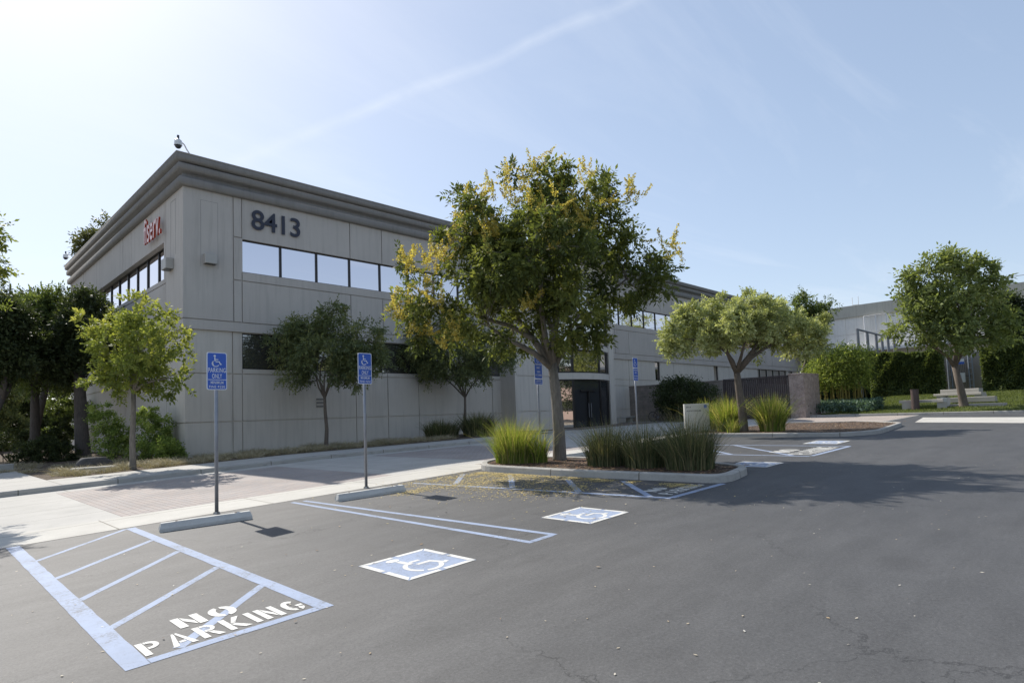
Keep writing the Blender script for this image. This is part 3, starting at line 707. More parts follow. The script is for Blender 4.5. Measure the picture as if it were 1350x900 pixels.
# cornice swept round the corner, following the entrance bay
def arc_pts(x0, x1, y, bulge, n=14):
    c = x1-x0; r = (c*c/4+bulge*bulge)/(2*bulge); cx = (x0+x1)/2; cy = y-bulge+r; a = math.asin(c/2/r)
    return [(cx+r*math.sin(-a+2*a*i/n), cy-r*math.cos(-a+2*a*i/n)) for i in range(n+1)]
BAY = arc_pts(27.2, 36.9, 25.6, 2.5)
path = [(7.75, 48.0), (7.75, 25.6)] + BAY + [(74.3, 25.6)]
prof = [(0.0, 11.16), (0.12, 11.165), (0.19, 11.22), (0.19, 11.46), (0.17, 11.49), (0.015, 11.52), (0.015, 11.74), (0.17, 11.75), (0.24, 11.80), (0.24, 11.99), (0.22, 12.02), (0.06, 12.04), (0.06, 12.085), (0.26, 12.09), (0.33, 12.15), (0.33, 12.35), (0.30, 12.38), (-0.35, 12.38), (-0.35, 11.16)]
def sweep(name, path, prof, mat, parent, side=-1):
    pts = [Vector(p) for p in path]; V = []; Fq = []; n = len(prof)
    for i, p in enumerate(pts):
        d0 = (pts[i]-pts[i-1]).normalized() if i else None; d1 = (pts[i+1]-pts[i]).normalized() if i < len(pts)-1 else None
        a = d0 or d1; b = d1 or d0; m = (a+b).normalized(); nn = Vector((-m.y, m.x))*side; k = 1/max(0.3, nn.dot(Vector((-a.y, a.x))*side))
        for o, z in prof: q_ = p+nn*o*k; V.append((q_.x, q_.y, z))
    for i in range(len(pts)-1):
        for j in range(n): Fq.append((i*n+j, i*n+(j+1) % n, (i+1)*n+(j+1) % n, (i+1)*n+j))
    me = np_mesh(name, V, Fq); bm = bmesh.new(); bm.from_mesh(me)
    bm.verts.ensure_lookup_table()
    bm.faces.new([bm.verts[j] for j in range(n)]); bm.faces.new([bm.verts[(len(pts)-1)*n+j] for j in range(n)])
    return bm_obj(name, bm, mat, parent)
sweep('cornice', path, prof, M_CORN, B, side=-1)
sweep('roof_edge', path, [(0.345, 12.352), (0.345, 12.40), (-0.1, 12.40), (-0.1, 12.352)], mat_plain('metal_coping', (0.30, 0.28, 0.26), 0.5, 0.2), B, side=-1)
bm = bmesh.new()
vs = [bm.verts.new((x, y, 12.0)) for x, y in [(7.9, 48.0), (7.9, 25.8)]+[(x, y+0.25) for x, y in BAY]+[(74, 25.8), (74, 48)]]
bm.faces.new(vs); bm_obj('roof', bm, M_WINGT, B)
bm = bmesh.new(); bm.faces.new([bm.verts.new((x, y+0.01, 11.165)) for x, y in BAY]); bm_obj('soffit', bm, M_WALL, B)
bm = bmesh.new(); box(bm, 7.9, 90, 47.9, 48.0, -0.5, 12.3); bm_obj('rear_wall', bm, M_WALL, B)
# entrance bay: projecting block, fin and curved curtain wall
panel_wall('entrance_block', (0, 24.5, 0), (1, 0, 0), (0, -1, 0), 25.1, 28.75, -0.2, 11.16, [], [(28.3, 0, 11.1)], [(3.9, 25.1, 28.75), (1.8, 25.1, 28.75), (5.87, 25.1, 28.75), (7.64, 25.1, 28.75), (9.5, 25.1, 28.75)], M_WALLLO, B)
bm = bmesh.new(); box(bm, 25.101, 25.4, 24.52, 25.75, -0.2, 11.15); box(bm, 28.45, 28.749, 24.52, 25.75, -0.2, 11.15); box(bm, 34.05, 34.65, 24.2, 25.75, -0.2, 11.15); bm_obj('entrance_fin', bm, M_WALLLO, B)
gx = [(28.75, 24.30), (29.65, 23.82), (32.2, 23.62), (33.4, 23.92), (34.05, 24.30)]
def inset(p, q_, t): return p
def facet_band(name, z0, z1, mat, outw=0.0, thick=0.3, curve=True):
    # curved band: smooth arc through the bay
    bm = bmesh.new(); pts = arc_pts(28.75, 34.05, 24.30, 0.72, 16); A = []
    cx, cy = 31.4, 30.0
    for x, y in pts:
        d = Vector((x-cx, y-cy)).normalized()
        o = Vector((x, y))+d*outw; i_ = Vector((x, y))-d*thick
        A.append([bm.verts.new((o.x, o.y, z0)), bm.verts.new((o.x, o.y, z1)), bm.verts.new((i_.x, i_.y, z1)), bm.verts.new((i_.x, i_.y, z0))])
    for a, b in zip(A[:-1], A[1:]):
        for k in range(4): bm.faces.new((a[k], a[(k+1) % 4], b[(k+1) % 4], b[k]))
    bm.faces.new(A[0]); bm.faces.new(A[-1][::-1])
    return bm_obj(name, bm, mat, B)
for z0, z1 in ((3.72, 4.12), (5.6, 5.95), (7.65, 8.0), (9.6, 11.16)): facet_band('spandrel', z0, z1, M_WALLLO, 0.06)
for (z0, z1) in ((0.6, 3.72), (4.12, 5.6), (5.95, 7.65), (8.0, 9.6)):
    for k in range(4):
        a, b = Vector(gx[k]), Vector(gx[k+1]); L = (b-a).length; ud = (b-a)/L; nd = Vector((ud.y, -ud.x))
        gl = M_GLASSD if z0 > 1 or k == 0 else M_DOORG
        wn = window((a.x, a.y, 0), (ud.x, ud.y, 0), (nd.x, nd.y, 0), 0.0, L, z0, z1, 0.06, B, gl, fw=0.09, name=('glass_door' if (z0 < 1 and k == 1) else 'window'), rnd=rg)
        if z0 < 1 and k == 1:
            bm = bmesh.new(); m = a+(b-a)*0.5
            box(bm, m.x-0.05, m.x+0.05, m.y-0.10, m.y+0.0, z0, 3.0); box(bm, m.x-0.75, m.x+0.75, m.y-0.06, m.y+0.02, 2.95, 3.05)
            bm_obj('door_stile', bm, M_FRAME, wn)
            bm = bmesh.new(); cyl(bm, (m.x-0.12, m.y-0.14, 1.3), (m.x-0.12, m.y-0.14, 2.2), 0.015); cyl(bm, (m.x+0.12, m.y-0.14, 1.3), (m.x+0.12, m.y-0.14, 2.2), 0.015)
            bm_obj('handle', bm, M_GALV, wn)
# wing at the east end, returning towards the street
panel_wall('wing_wall', (74.3, 0, 0), (0, 1, 0), (-1, 0, 0), -26, 25.6, -0.3, 11.1, [], [(y, 7.4, 11.1) for y in (20.5, 14.5, 8.5, 2.5, -4)], [(9.2, -26, 25.6)], M_WING, B, gw=0.05)
bm = bmesh.new(); box(bm, 74.12, 74.6, -26.05, 25.45, 11.1, 12.38); bm_obj('wing_parapet', bm, M_WINGT, B)
bm = bmesh.new(); box(bm, 72.6, 74.28, -26, 25.3, 7.1, 7.38); bm_obj('canopy', bm, M_WING, B)
bm = bmesh.new(); box(bm, 74.2, 110, -26.2, -26, -0.3, 12.3); bm_obj('wing_end_wall', bm, M_WING, B)
bm = bmesh.new(); box(bm, 74.6, 110, -26, 48, 12.0, 12.1); bm_obj('roof', bm, M_WINGT, B)
# conduits on the wing wall
bm = bmesh.new()
a = atX(1139, 417, 73.9); b = atX(1168, 413, 73.9)
tube(bm, [(73.9, a[1], 7.5), (73.9, a[1], a[2]), (73.9, b[1], b[2]), (73.9, b[1], 7.5)], 0.07, 6)
m1 = atX(1154, 415, 73.9); tube(bm, [(73.88, m1[1], m1[2]), (73.88, m1[1], 7.5)], 0.06, 6)
bm_obj('conduit', bm, M_WHITE, B)
for (x0, y0, x1, y1) in ((1111, 461, 1120, 451.5), (1088, 458, 1095, 453)):
    a = atX(x0, y0, 73.7); b = atX(x1, y1, 73.4); bm = bmesh.new(); cyl(bm, a, b, 0.07, n=6); bm_obj('bracket', bm, M_WHITE, B)
# roof rail at the far right and antennas
bm = bmesh.new()
for y in np.arange(-10, 7.2, 2.4): cyl(bm, (76, y, 12.1), (76, y, 13.35), 0.03, n=6)
cyl(bm, (76, -12, 13.33), (76, 7.5, 13.33), 0.03, n=6); bm_obj('roof_rail', bm, M_GALV, B)
bm = bmesh.new()
for px in (1124, 1132):
    a = atX(px, 402, 75); cyl(bm, (75, a[1], 12.3), (75, a[1], 13.45), 0.03, n=6)
a = atX(1124, 402, 75); b = atX(1132, 402, 75); cyl(bm, (75, a[1], 12.55), (75, b[1], 12.55), 0.03, n=6)
bm_obj('roof_antenna', bm, M_WHITE, B)
# wall light boxes
for cx_, cy_, cz_, ax in ((8.73, YF-0.13, 8.33, 0), (XL-0.13, 27.05, 8.28, 1)):
    bm = bmesh.new()
    if ax == 0: box(bm, cx_-0.24, cx_+0.24, YF-0.26, YF+0.0, cz_-0.2, cz_+0.2, 0.02)
    else: box(bm, XL-0.30, XL, cy_-0.30, cy_+0.30, cz_-0.24, cz_+0.2, 0.02)
    wl = bm_obj('wall_light', bm, mat_plain('light_box_paint', (0.40, 0.385, 0.36), 0.5), B)
    bm = bmesh.new()
    if ax == 0: box(bm, cx_-0.2, cx_+0.2, YF-0.22, YF-0.04, cz_-0.215, cz_-0.203)
    else: box(bm, XL-0.26, XL-0.04, cy_-0.26, cy_+0.26, cz_-0.255, cz_-0.243)
    bm_obj('lens', bm, M_DARK, wl)
# vent grille low on the wall
bm = bmesh.new()
for k in range(3): box(bm, 13.35, 13.75, YF+0.07, YF+0.105, 2.28+k*0.16, 2.37+k*0.16)
bm_obj('vent', bm, M_CORN, B)
# number 8413
me = text_mesh('8413', 1.0, 0.012, 0.012, 1.0, spacing=0.94)
a, b, c, d = text_size(me); kx = (12.60-10.42)/(b-a); ky = 0.86/(d-c)
for v in me.vertices: v.co = Vector(((v.co.x-a)*kx+10.42, YF-0.06-v.co.z, (v.co.y-c)*ky+9.93))
me.flip_normals() if False else None
nb = mesh_obj('street_number', me, mat_plain('number_paint', (0.022, 0.026, 0.048), 0.55), B)
# company sign: pale faced letters on deep red returns
me = text_mesh('fiserv.', 1.0, 0.024, 0.006, 1.0, spacing=1.04)
a, b, c, d = text_size(me); kx = (30.15-27.75)/(b-a); ky = 1.13/(d-c)
for v in me.vertices:
    zz_ = v.co.z; v.co = Vector((XL-0.20-zz_*1.6, 30.15-(v.co.x-a)*kx, (v.co.y-c)*ky+9.72))
me.update()
RED = mat_plain('sign_red', (0.42, 0.045, 0.02), 0.45); PALE = mat_plain('sign_face', (0.72, 0.50, 0.47), 0.4)
lg = mesh_obj('company_sign', me, [RED, PALE], B)
for p in me.polygons: p.material_index = 1 if p.normal.x < -0.7 or p.normal.x > 0.7 else 0
# roof dome cameras
def dome_cam(base, tip, label):
    base = Vector(base); tip = Vector(tip)
    e = empty('security_camera', base, label, 'security camera', 'dome cameras on gooseneck arms at the roof edge')
    mid = base.lerp(tip, 0.55)+Vector((0, 0, 0.30*(tip-base).length))
    bm = bmesh.new(); tube(bm, [base, base+Vector((0, 0, 0.1)), base.lerp(mid, 0.7), mid, mid.lerp(tip+Vector((0, 0, .18)), .6), tip+Vector((0, 0, 0.20))], 0.028, 8); bm_obj('arm', bm, M_WHITE, e, True)
    bm = bmesh.new(); cyl(bm, tip+Vector((0, 0, -0.08)), tip+Vector((0, 0, 0.12)), 0.15, 0.13, 16); cyl(bm, tip+Vector((0, 0, 0.12)), tip+Vector((0, 0, 0.2)), 0.13, 0.04, 16)
    bm_obj('housing', bm, M_WHITE, e)
    bm = bmesh.new(); bmesh.ops.create_uvsphere(bm, u_segments=16, v_segments=8, radius=0.125)
    for v in bm.verts: v.co = Vector((v.co.x, v.co.y, min(v.co.z, 0)))+tip+Vector((0, 0, -0.085))
    bm_obj('dome', bm, M_DARK, e, True)
    bm = bmesh.new(); cyl(bm, tip+Vector((0, 0, 0.2)), tip+Vector((0.0, 0, 0.33)), 0.045, n=10); bm_obj('cap', bm, M_DARK, e)
dome_cam((8.12, 25.75, 12.38), (7.5, 25.35, 12.72), 'dome security camera on a bent arm above the roof corner over the number')
dome_cam((7.9, 46.5, 12.38), (7.3, 46.9, 12.75), 'small distant dome security camera above the far left end of the cornice')

XB = empty('office_building', (52, -46, zg(50)), 'low pinkish office building across the lot, seen only mirrored in the entrance glass', 'building')
PINK = mat_stucco('pink_stucco', (0.52, 0.40, 0.36)); zb = 0.6
wins = [(20+6*i+1.2, 20+6*i+4.8, 2.0, 3.6) for i in range(12)]+[(20+6*i+1.2, 20+6*i+4.8, 6.0, 7.6) for i in range(12)]
panel_wall('wall', (0, -40, 0), (1, 0, 0), (0, 1, 0), 20, 92, 0.0, 9.2, wins, [(20+6*i, 0.2, 9) for i in range(1, 12)], [(4.8, 20, 92)], PINK, XB, hd=.15, cap0=False)
for a, b, c, d in wins: window((0, -40, 0), (1, 0, 0), (0, 1, 0), a, b, c, d, 0.15, XB, M_GLASSD, rnd=rg)
bm = bmesh.new(); box(bm, 20.01, 91.9, -60, -40.4, 0.0, 9.1); bm_obj('side_wall', bm, PINK, XB)
bm = bmesh.new(); box(bm, 19.8, 92.2, -60.2, -39.8, 9.21, 9.6, .03); bm_obj('parapet', bm, M_CORN, XB)

# ------------------------------------------------------------------ parking signs and wheel stops
def plate(parent, w_, z0, z1, y=-0.035, border=0.014, rad=0.035):
    def rr(wd, a, b, r, n=5):
        P = []
        for cx_, cz_, s in ((wd/2-r, b-r, 0), (-wd/2+r, b-r, 90), (-wd/2+r, a+r, 180), (wd/2-r, a+r, 270)):
            for k in range(n+1): t = R(s+90*k/n); P.append((cx_+r*math.cos(t), cz_+r*math.sin(t)))
        return P
    bm = bmesh.new(); A = rr(w_, z0, z1, rad)
    f = [bm.verts.new((a, y, b)) for a, b in A]; g = [bm.verts.new((a, y+0.006, b)) for a, b in A]
    bm.faces.new(f); bm.faces.new(g[::-1]); n = len(f)
    for k in range(n): bm.faces.new((f[k], f[(k+1) % n], g[(k+1) % n], g[k]))
    pl = bm_obj('sign_plate', bm, M_SIGNW, parent, world=False)
    bm = bmesh.new(); A = rr(w_-2*border, z0+border, z1-border, rad-border/2); bm.faces.new([bm.verts.new((a, y-0.002, b)) for a, b in A])
    flip_to(bm, (0, -1, 0)); bm_obj('blue_field', bm, M_SIGNB, pl, world=False, recalc=False)
    return pl
def sign_text(pl, txt, zc, h, wd, y=-0.0395, mat=None):
    me = text_mesh(txt, 1.0, 0, 0.012, 1.0, spacing=1.05); a, b, c, d = text_size(me)
    for v in me.vertices: v.co = Vector(((v.co.x-(a+b)/2)*wd/(b-a), y, zc-h/2+(v.co.y-c)*h/(d-c)))
    return mesh_obj('lettering', me, mat or M_SIGNW, pl, world=False)
def sign_symbol(pl, zc, s, y=-0.0395):
    bm = poly_bm(isa_polys(), lambda a, b: ((a-0.5)*s*1.15, y, zc+(b-0.5)*s)); flip_to(bm, (0, -1, 0)); bm_obj('wheelchair_symbol', bm, M_SIGNW, pl, world=False, recalc=False)
def park_sign(x, y, h, label, style=0, lean=(0, 0)):
    z = zg(x); e = empty('parking_sign', (x, y, z), label, 'parking sign', 'blue accessible parking signs on steel posts', rz=R(4))
    e.rotation_euler = (R(lean[0]), R(lean[1]), R(3))
    bm = bmesh.new(); cyl(bm, (0, 0, -0.05), (0, 0, h-0.06), 0.030, n=16); bm_obj('post', bm, M_GALV, e, True, world=False)
    bm = bmesh.new(); cyl(bm, (0, 0, -0.01), (0, 0, 0.035), 0.065, 0.045, n=16); bm_obj('footing', bm, M_KERB, e, world=False)
    W2 = 0.335
    if style == 0:
        pl = plate(e, W2, h-0.64, h)
        sign_symbol(pl, h-0.145, 0.235); sign_text(pl, 'PARKING', h-0.305, 0.078, 0.29); sign_text(pl, 'ONLY', h-0.405, 0.078, 0.165)
        bm = bmesh.new(); box(bm, -W2/2+0.015, W2/2-0.015, -0.0385, -0.0372, h-0.472, h-0.462); bm_obj('rule', bm, M_SIGNW, pl, world=False)
        sign_text(pl, 'MINIMUM', h-0.515, 0.05, 0.21); sign_text(pl, 'FINE $250', h-0.59, 0.05, 0.26)
    elif style == 1:
        pl = plate(e, W2, h-0.64, h)
        sign_symbol(pl, h-0.115, 0.18); sign_text(pl, 'PARKING', h-0.25, 0.06, 0.28); sign_text(pl, 'ONLY', h-0.34, 0.06, 0.16)
        sign_text(pl, 'VAN', h-0.45, 0.055, 0.14); sign_text(pl, 'ACCESSIBLE', h-0.54, 0.05, 0.28)
        p2 = plate(e, W2, h-0.80, h-0.645, rad=0.025); sign_text(p2, 'MINIMUM', h-0.695, 0.035, 0.2); sign_text(p2, 'FINE $250', h-0.75, 0.035, 0.25)
    else:
        pl = plate(e, W2, h-0.36, h); sign_symbol(pl, h-0.18, 0.27)
        p2 = plate(e, W2, h-0.82, h-0.365); sign_text(p2, 'PARKING', h-0.44, 0.06, 0.28); sign_text(p2, 'ONLY', h-0.53, 0.06, 0.16)
        sign_text(p2, 'MINIMUM', h-0.65, 0.05, 0.22); sign_text(p2, 'FINE $250', h-0.74, 0.05, 0.27)
park_sign(3.79, 10.81, 2.72, 'leftmost blue PARKING ONLY sign, on the post behind the nearest wheel stop', 0)
park_sign(6.73, 10.91, 2.76, 'blue PARKING ONLY sign on the second post from the left, in front of the sapling', 0)
park_sign(12.1, 10.95, 2.82, 'tall blue parking sign with an extra lower plate, just left of the flowering tree trunk', 1)
park_sign(18.35, 11.95, 3.0, 'farthest blue parking sign, between the entrance and the block wall', 2)
def wheel_stop(x0, y0, x1, y1, label):
    a = Vector((x0, y0)); b = Vector((x1, y1)); L = (b-a).length; ang = math.atan2(b.y-a.y, b.x-a.x); m = (a+b)/2
    e = empty('wheel_stop', (m.x, m.y, zg(m.x)), label, 'wheel stop', 'concrete wheel stops at the head of the stalls'); e.rotation_euler = (0, -math.atan(.034), ang)
    bm = bmesh.new()
    n = 10; rings = []
    rnd = random.Random(int(x0*100))
    for i in range(n+1):
        t = i/n; x = -L/2+L*t; k = 0.10 if i in (0, n) else 0.0; hh = 0.125
        jit = lambda: rnd.uniform(-0.003, 0.003)
        pr = [(-0.085, 0), (-0.085, 0.045), (-0.045, hh), (0.045, hh), (0.085, 0.045), (0.085, 0)]
        rings.append([bm.verts.new((x+(0.025 if i == 0 else -0.025 if i == n else 0)*(1 if zz_ > 0.1 else 0), yy+jit(), zz_+(jit() if zz_ > 0 else 0))) for yy, zz_ in pr])
    for A, Bq in zip(rings[:-1], rings[1:]):
        for k in range(6): bm.faces.new((A[k], A[(k+1) % 6], Bq[(k+1) % 6], Bq[k]))
    bm.faces.new(rings[0]); bm.faces.new(rings[-1][::-1])
    bmesh.ops.bevel(bm, geom=[ed for ed in bm.edges if ed.calc_face_angle(0) > 0.3], offset=0.006, segments=1, affect='EDGES')
    bm_obj('bar', bm, M_WSTOP, e, world=False)
    for s in (-1, 1):
        bm = bmesh.new(); cyl(bm, (s*L*0.32, 0, 0.12), (s*L*0.32, 0, 0.129), 0.016, n=10); bm_obj('pin', bm, mat_plain('rust', (0.12, 0.06, 0.035), 0.8), e, world=False)
wheel_stop(2.70, 9.98, 3.93, 9.72, 'concrete wheel stop nearest the camera, in front of the leftmost sign')
wheel_stop(5.50, 9.90, 6.82, 9.72, 'concrete wheel stop in front of the second sign, with petals around it')
wheel_stop(12.35, 10.55, 13.7, 10.4, 'wheel stop partly hidden behind the trunk of the flowering tree')

# ------------------------------------------------------------------ foliage
rngs = lambda s: np.random.default_rng(s)
def unit(v): return v/np.maximum(1e-9, np.linalg.norm(v, axis=-1, keepdims=True))
def leaves(P, Dv, size, rg_, aspect=0.45, flat=0.4, tint=None):
    """P leaf bases, Dv leaf directions, quads shaped as diamonds"""
    n = len(P); nrm = unit(rg_.normal(size=(n, 3))+np.array([0, 0, 0.9])*flat*3)
    side = unit(np.cross(Dv, nrm)); s = size*rg_.uniform(0.65, 1.3, n)[:, None]
    up_ = unit(np.cross(side, Dv))
    A = P; T = P+Dv*s; L = P+Dv*s*0.45+side*s*aspect*0.5+up_*s*0.08; Rr = P+Dv*s*0.45-side*s*aspect*0.5+up_*s*0.08
    V = np.stack([A, Rr, T, L], 1).reshape(-1, 3); Fq = np.arange(4*n).reshape(-1, 4)
    return V, Fq, (rg_.uniform(0, 1, n) if tint is None else tint)
def sample_blobs(blobs, n, rg_, shell=0.55):
    w8 = np.array([(b[3]*b[4]*b[5])**(0.75) for b in blobs]); w8 /= w8.sum()
    idx = rg_.choice(len(blobs), n, p=w8); out_ = np.zeros((n, 3))
    d = unit(rg_.normal(size=(n, 3))); r = rg_.uniform(0, 1, n)**(1/3.0); r = shell*(0.72+0.28*r)+(1-shell)*r
    b = np.array(blobs)[idx]
    return b[:, :3]+d*r[:, None]*b[:, 3:6], idx
def build_tree(name, label, cat, base, blobs, limbs, trunk_r, leafmat, barkmat, seed, nclus=160, ntwig=16, nleaf=9, leaf=0.09, twig=0.30, crad=0.30, aspect=0.45,
               droop=0.25, group=None, flowers=None, fork=None, flat=0.4, trunk_pts=None, shell=0.55, tint_up=False, shrink=0.65):
    rg_ = rngs(seed); base = Vector(base)
    e = empty(name, base, label, cat, group)
    reach = crad+0.6*twig
    blobs = [tuple(b[:3])+tuple(max(0.42*v, v-shrink*reach) for v in b[3:6]) for b in blobs]
    cl_, bi = sample_blobs(blobs, nclus, rg_, shell)
    # ragged outline: some clusters stand out, each has its own size
    ob = np.array(blobs)[bi]; k_ = np.where(rg_.uniform(0, 1, nclus) < 0.22, rg_.uniform(1.1, 1.45, nclus), 1.0)[:, None]
    cl_ = ob[:, :3]+(cl_-ob[:, :3])*k_; cs_ = rg_.uniform(0.45, 1.25, nclus)*np.where(k_[:, 0] > 1, 0.7, 1.0)
    # trunk and limbs in one mesh
    bm = bmesh.new()
    fk = Vector(fork) if fork is not None else base+Vector((0, 0, 2.0))
    tp = [base+Vector((0, 0, -0.1)), base+Vector((0, 0, 0.08))]
    if trunk_pts: tp += [Vector(p) for p in trunk_pts]
    else: tp += [base.lerp(fk, 0.35)+Vector((rg_.normal()*0.03, rg_.normal()*0.03, 0)), base.lerp(fk, 0.7)]
    tp += [fk]
    rad = [trunk_r*1.45, trunk_r*1.18]+[trunk_r*(1.0-0.25*i/max(1, len(tp)-3)) for i in range(len(tp)-2)]
    tube(bm, tp, rad, 14)
    nodes = [(fk, trunk_r*0.7)]
    for L in limbs:
        end = Vector(L); d = end-fk; ln = d.length; n = 6; pts = []; rr_ = []
        side = Vector((rg_.normal(), rg_.normal(), 0))*0.10*ln; wob = Vector((rg_.normal(), rg_.normal(), rg_.normal()*.5))*0.035*ln
        for i in range(n+1):
            t = i/n; p = fk.lerp(end, t)+Vector((0, 0, 0.10*ln*math.sin(math.pi*t)*(1 if d.z < ln*0.6 else 0.2)))+side*math.sin(math.pi*t)+wob*math.sin(2.6*math.pi*t)
            if i == 0: p = fk-Vector((0, 0, 0.15))
            pts.append(p); rr_.append(trunk_r*(0.50*(1-t)**1.1+0.07))
            if i > 1: nodes.append((p, rr_[-1]))
        tube(bm, pts, rr_, 9)
    NP = np.array([list(n_[0]) for n_ in nodes]); 
    for c in cl_:
        k = int(np.argmin(np.linalg.norm(NP-c, axis=1)+0.35*np.maximum(0, NP[:, 2]-c[2]))); p0 = Vector(NP[k]); p1 = Vector(c)
        mid = p0.lerp(p1, 0.5)+Vector((rg_.normal(), rg_.normal(), rg_.normal()+0.5))*0.08*(p1-p0).length
        r0 = min(nodes[k][1]*0.6, 0.012+0.010*(p1-p0).length)
        tube(bm, [p0, p0.lerp(mid, .5), mid, mid.lerp(p1, .5), p1], [r0, r0*.85, r0*0.7, r0*.5, 0.006], 5)
    bm_obj('trunk', bm, barkmat, e, True)
    # crown
    n = nclus*ntwig; ci = np.repeat(np.arange(nclus), ntwig)
    d = unit(rg_.normal(size=(n, 3))+np.array([0, 0, 0.15])); bc = np.array(blobs)[bi][ci][:, :3]
    outw = unit(cl_[ci]-bc); d = unit(d+outw*0.5)
    st = cl_[ci]+d*(rg_.uniform(0, 1, n)*cs_[ci])[:, None]*crad
    d2 = unit(d+np.array([0, 0, -droop*2])*rg_.uniform(0, 1, n)[:, None])
    tl = twig*rg_.uniform(0.6, 1.25, n)
    ti = np.repeat(np.arange(n), nleaf); k = np.tile(np.arange(nleaf), n); t = (k+0.6)/nleaf
    sagp = np.stack([np.zeros(n*nleaf), np.zeros(n*nleaf), -(t**2)*0.35*droop*tl[ti]], 1)
    P = st[ti]+d2[ti]*(tl[ti]*t)[:, None]+sagp
    sd_ = unit(np.cross(d2, rg_.normal(size=(n, 3))))[ti]*np.where(k % 2 == 0, 1, -1)[:, None]
    Dv = unit(d2[ti]*0.55+sd_+np.array([0, 0, -droop])); last = k == nleaf-1; Dv[last] = d2[ti][last]
    base_t = rg_.uniform(0, 1, nclus)[ci][ti]*0.55+rg_.uniform(0, 1, len(ti))*0.45
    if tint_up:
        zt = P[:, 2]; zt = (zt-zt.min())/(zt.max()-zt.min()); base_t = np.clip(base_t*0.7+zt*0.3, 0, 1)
    V, Fq, tn_ = leaves(P, Dv, leaf, rg_, aspect, flat, base_t)
    mesh_obj('crown', np_mesh('crown', V, Fq, tint=tn_), leafmat, e)
    if flowers:
        fpos, fmat, fsize, nf = flowers; fp = np.array(fpos); nP = len(fp)
        axis = unit(rg_.normal(size=(nP, 3))*0.55+np.array([0, 0, 0.9])); i = np.repeat(np.arange(nP), nf); h = rg_.uniform(0, 1, len(i))**1.3
        rad_ = (1-h)*0.42+0.03; dd = unit(rg_.normal(size=(len(i), 3))); dd[:, 2] *= 0.3
        P = fp[i]+axis[i]*(h*fsize)[:, None]+dd*(rad_*fsize*0.55)[:, None]*rg_.uniform(.3, 1, len(i))[:, None]
        V, Fq, tn_ = leaves(P, unit(rg_.normal(size=(len(i), 3))+np.array([0, 0, .5])), 0.045, rg_, 0.7, 0.2)
        mesh_obj('flowers', np_mesh('flowers', V, Fq, tint=tn_), fmat, e)
    return e
def blob_px(lst, D0):
    o = []
    for b in lst:
        x, y, r = b[:3]; dd = b[3] if len(b) > 3 else 0.0; fy = b[4] if len(b) > 4 else 0.85
        P = atD(x, y, D0+dd); rm = r*(D0+dd)/F_PX; o.append((P[0], P[1], P[2], rm, rm, rm*fy))
    return o
G_DARK = [(0.030, 0.044, 0.018), (0.048, 0.066, 0.024), (0.075, 0.095, 0.030), (0.11, 0.13, 0.04)]
G_MID = [(0.057, 0.083, 0.030), (0.098, 0.132, 0.044), (0.149, 0.190, 0.063), (0.230, 0.265, 0.098)]
G_YEL = [(0.094, 0.125, 0.037), (0.163, 0.200, 0.050), (0.275, 0.300, 0.075), (0.450, 0.425, 0.138)]
G_PALE = [(0.176, 0.196, 0.088), (0.297, 0.324, 0.149), (0.459, 0.486, 0.243), (0.648, 0.648, 0.351)]
L_MAIN = mat_leaf('golden_rain_leaf', [(0.045, 0.062, 0.024), (0.08, 0.10, 0.034), (0.13, 0.155, 0.045), (0.25, 0.26, 0.08)], 0.45, 0.42)
L_MID = mat_leaf('green_leaf', G_MID, 0.4)
L_LAWNT = mat_leaf('lawn_tree_leaf', [(0.09, 0.115, 0.045), (0.15, 0.185, 0.07), (0.23, 0.27, 0.10), (0.34, 0.37, 0.16)], 0.42)
L_YEL = mat_leaf('yellow_green_leaf', G_YEL, 0.42)
L_PALE = mat_leaf('pale_leaf', G_PALE, 0.35)
L_DARK = mat_leaf('dark_leaf', [(0.025, 0.038, 0.018), (0.042, 0.058, 0.026), (0.065, 0.085, 0.034), (0.10, 0.12, 0.045)], 0.3)
L_SAP = mat_leaf('sapling_leaf', [(0.085, 0.111, 0.060), (0.127, 0.156, 0.075), (0.186, 0.212, 0.094), (0.287, 0.287, 0.118)], 0.35)
L_FLOW = mat_leaf('yellow_blossom', [(0.38, 0.29, 0.06), (0.52, 0.41, 0.10), (0.58, 0.50, 0.19), (0.38, 0.38, 0.13)], 0.45)
# main tree
base = (11.35, 9.65, zg(11.35)+0.10); D0 = depth(base)
mb = blob_px([(700, 345, 78), (640, 300, 52, -.8), (600, 275, 38, 0.2), (700, 250, 50, .4), (755, 258, 48, -.4), (808, 262, 36, .3), (795, 320, 56, .9), (848, 325, 30, .2), (876, 332, 26, .5), (855, 372, 40, -.2), (880, 375, 22, .1),
              (560, 345, 36, .2), (590, 390, 52, -1.2), (548, 400, 34, 0), (640, 410, 56, -.9), (700, 420, 58, .3), (760, 410, 56, -1.1), (815, 385, 45, .6), (575, 440, 32, -.4), (630, 455, 30, .6), (768, 452, 34, -.8), (715, 330, 74, -1.6), (700, 340, 70, 1.7), (740, 300, 60, 1.4), (655, 350, 60, -1.6)], D0)
limb = [tuple(atD(x, y, D0+d)) for x, y, d in ((690, 250, .3), (620, 300, -.5), (560, 390, -.2), (780, 290, .6), (850, 345, .1), (740, 270, -.8), (640, 420, -1.0), (780, 400, -.9), (700, 330, 1.3))]
fk = atD(728, 478, D0+0.02)
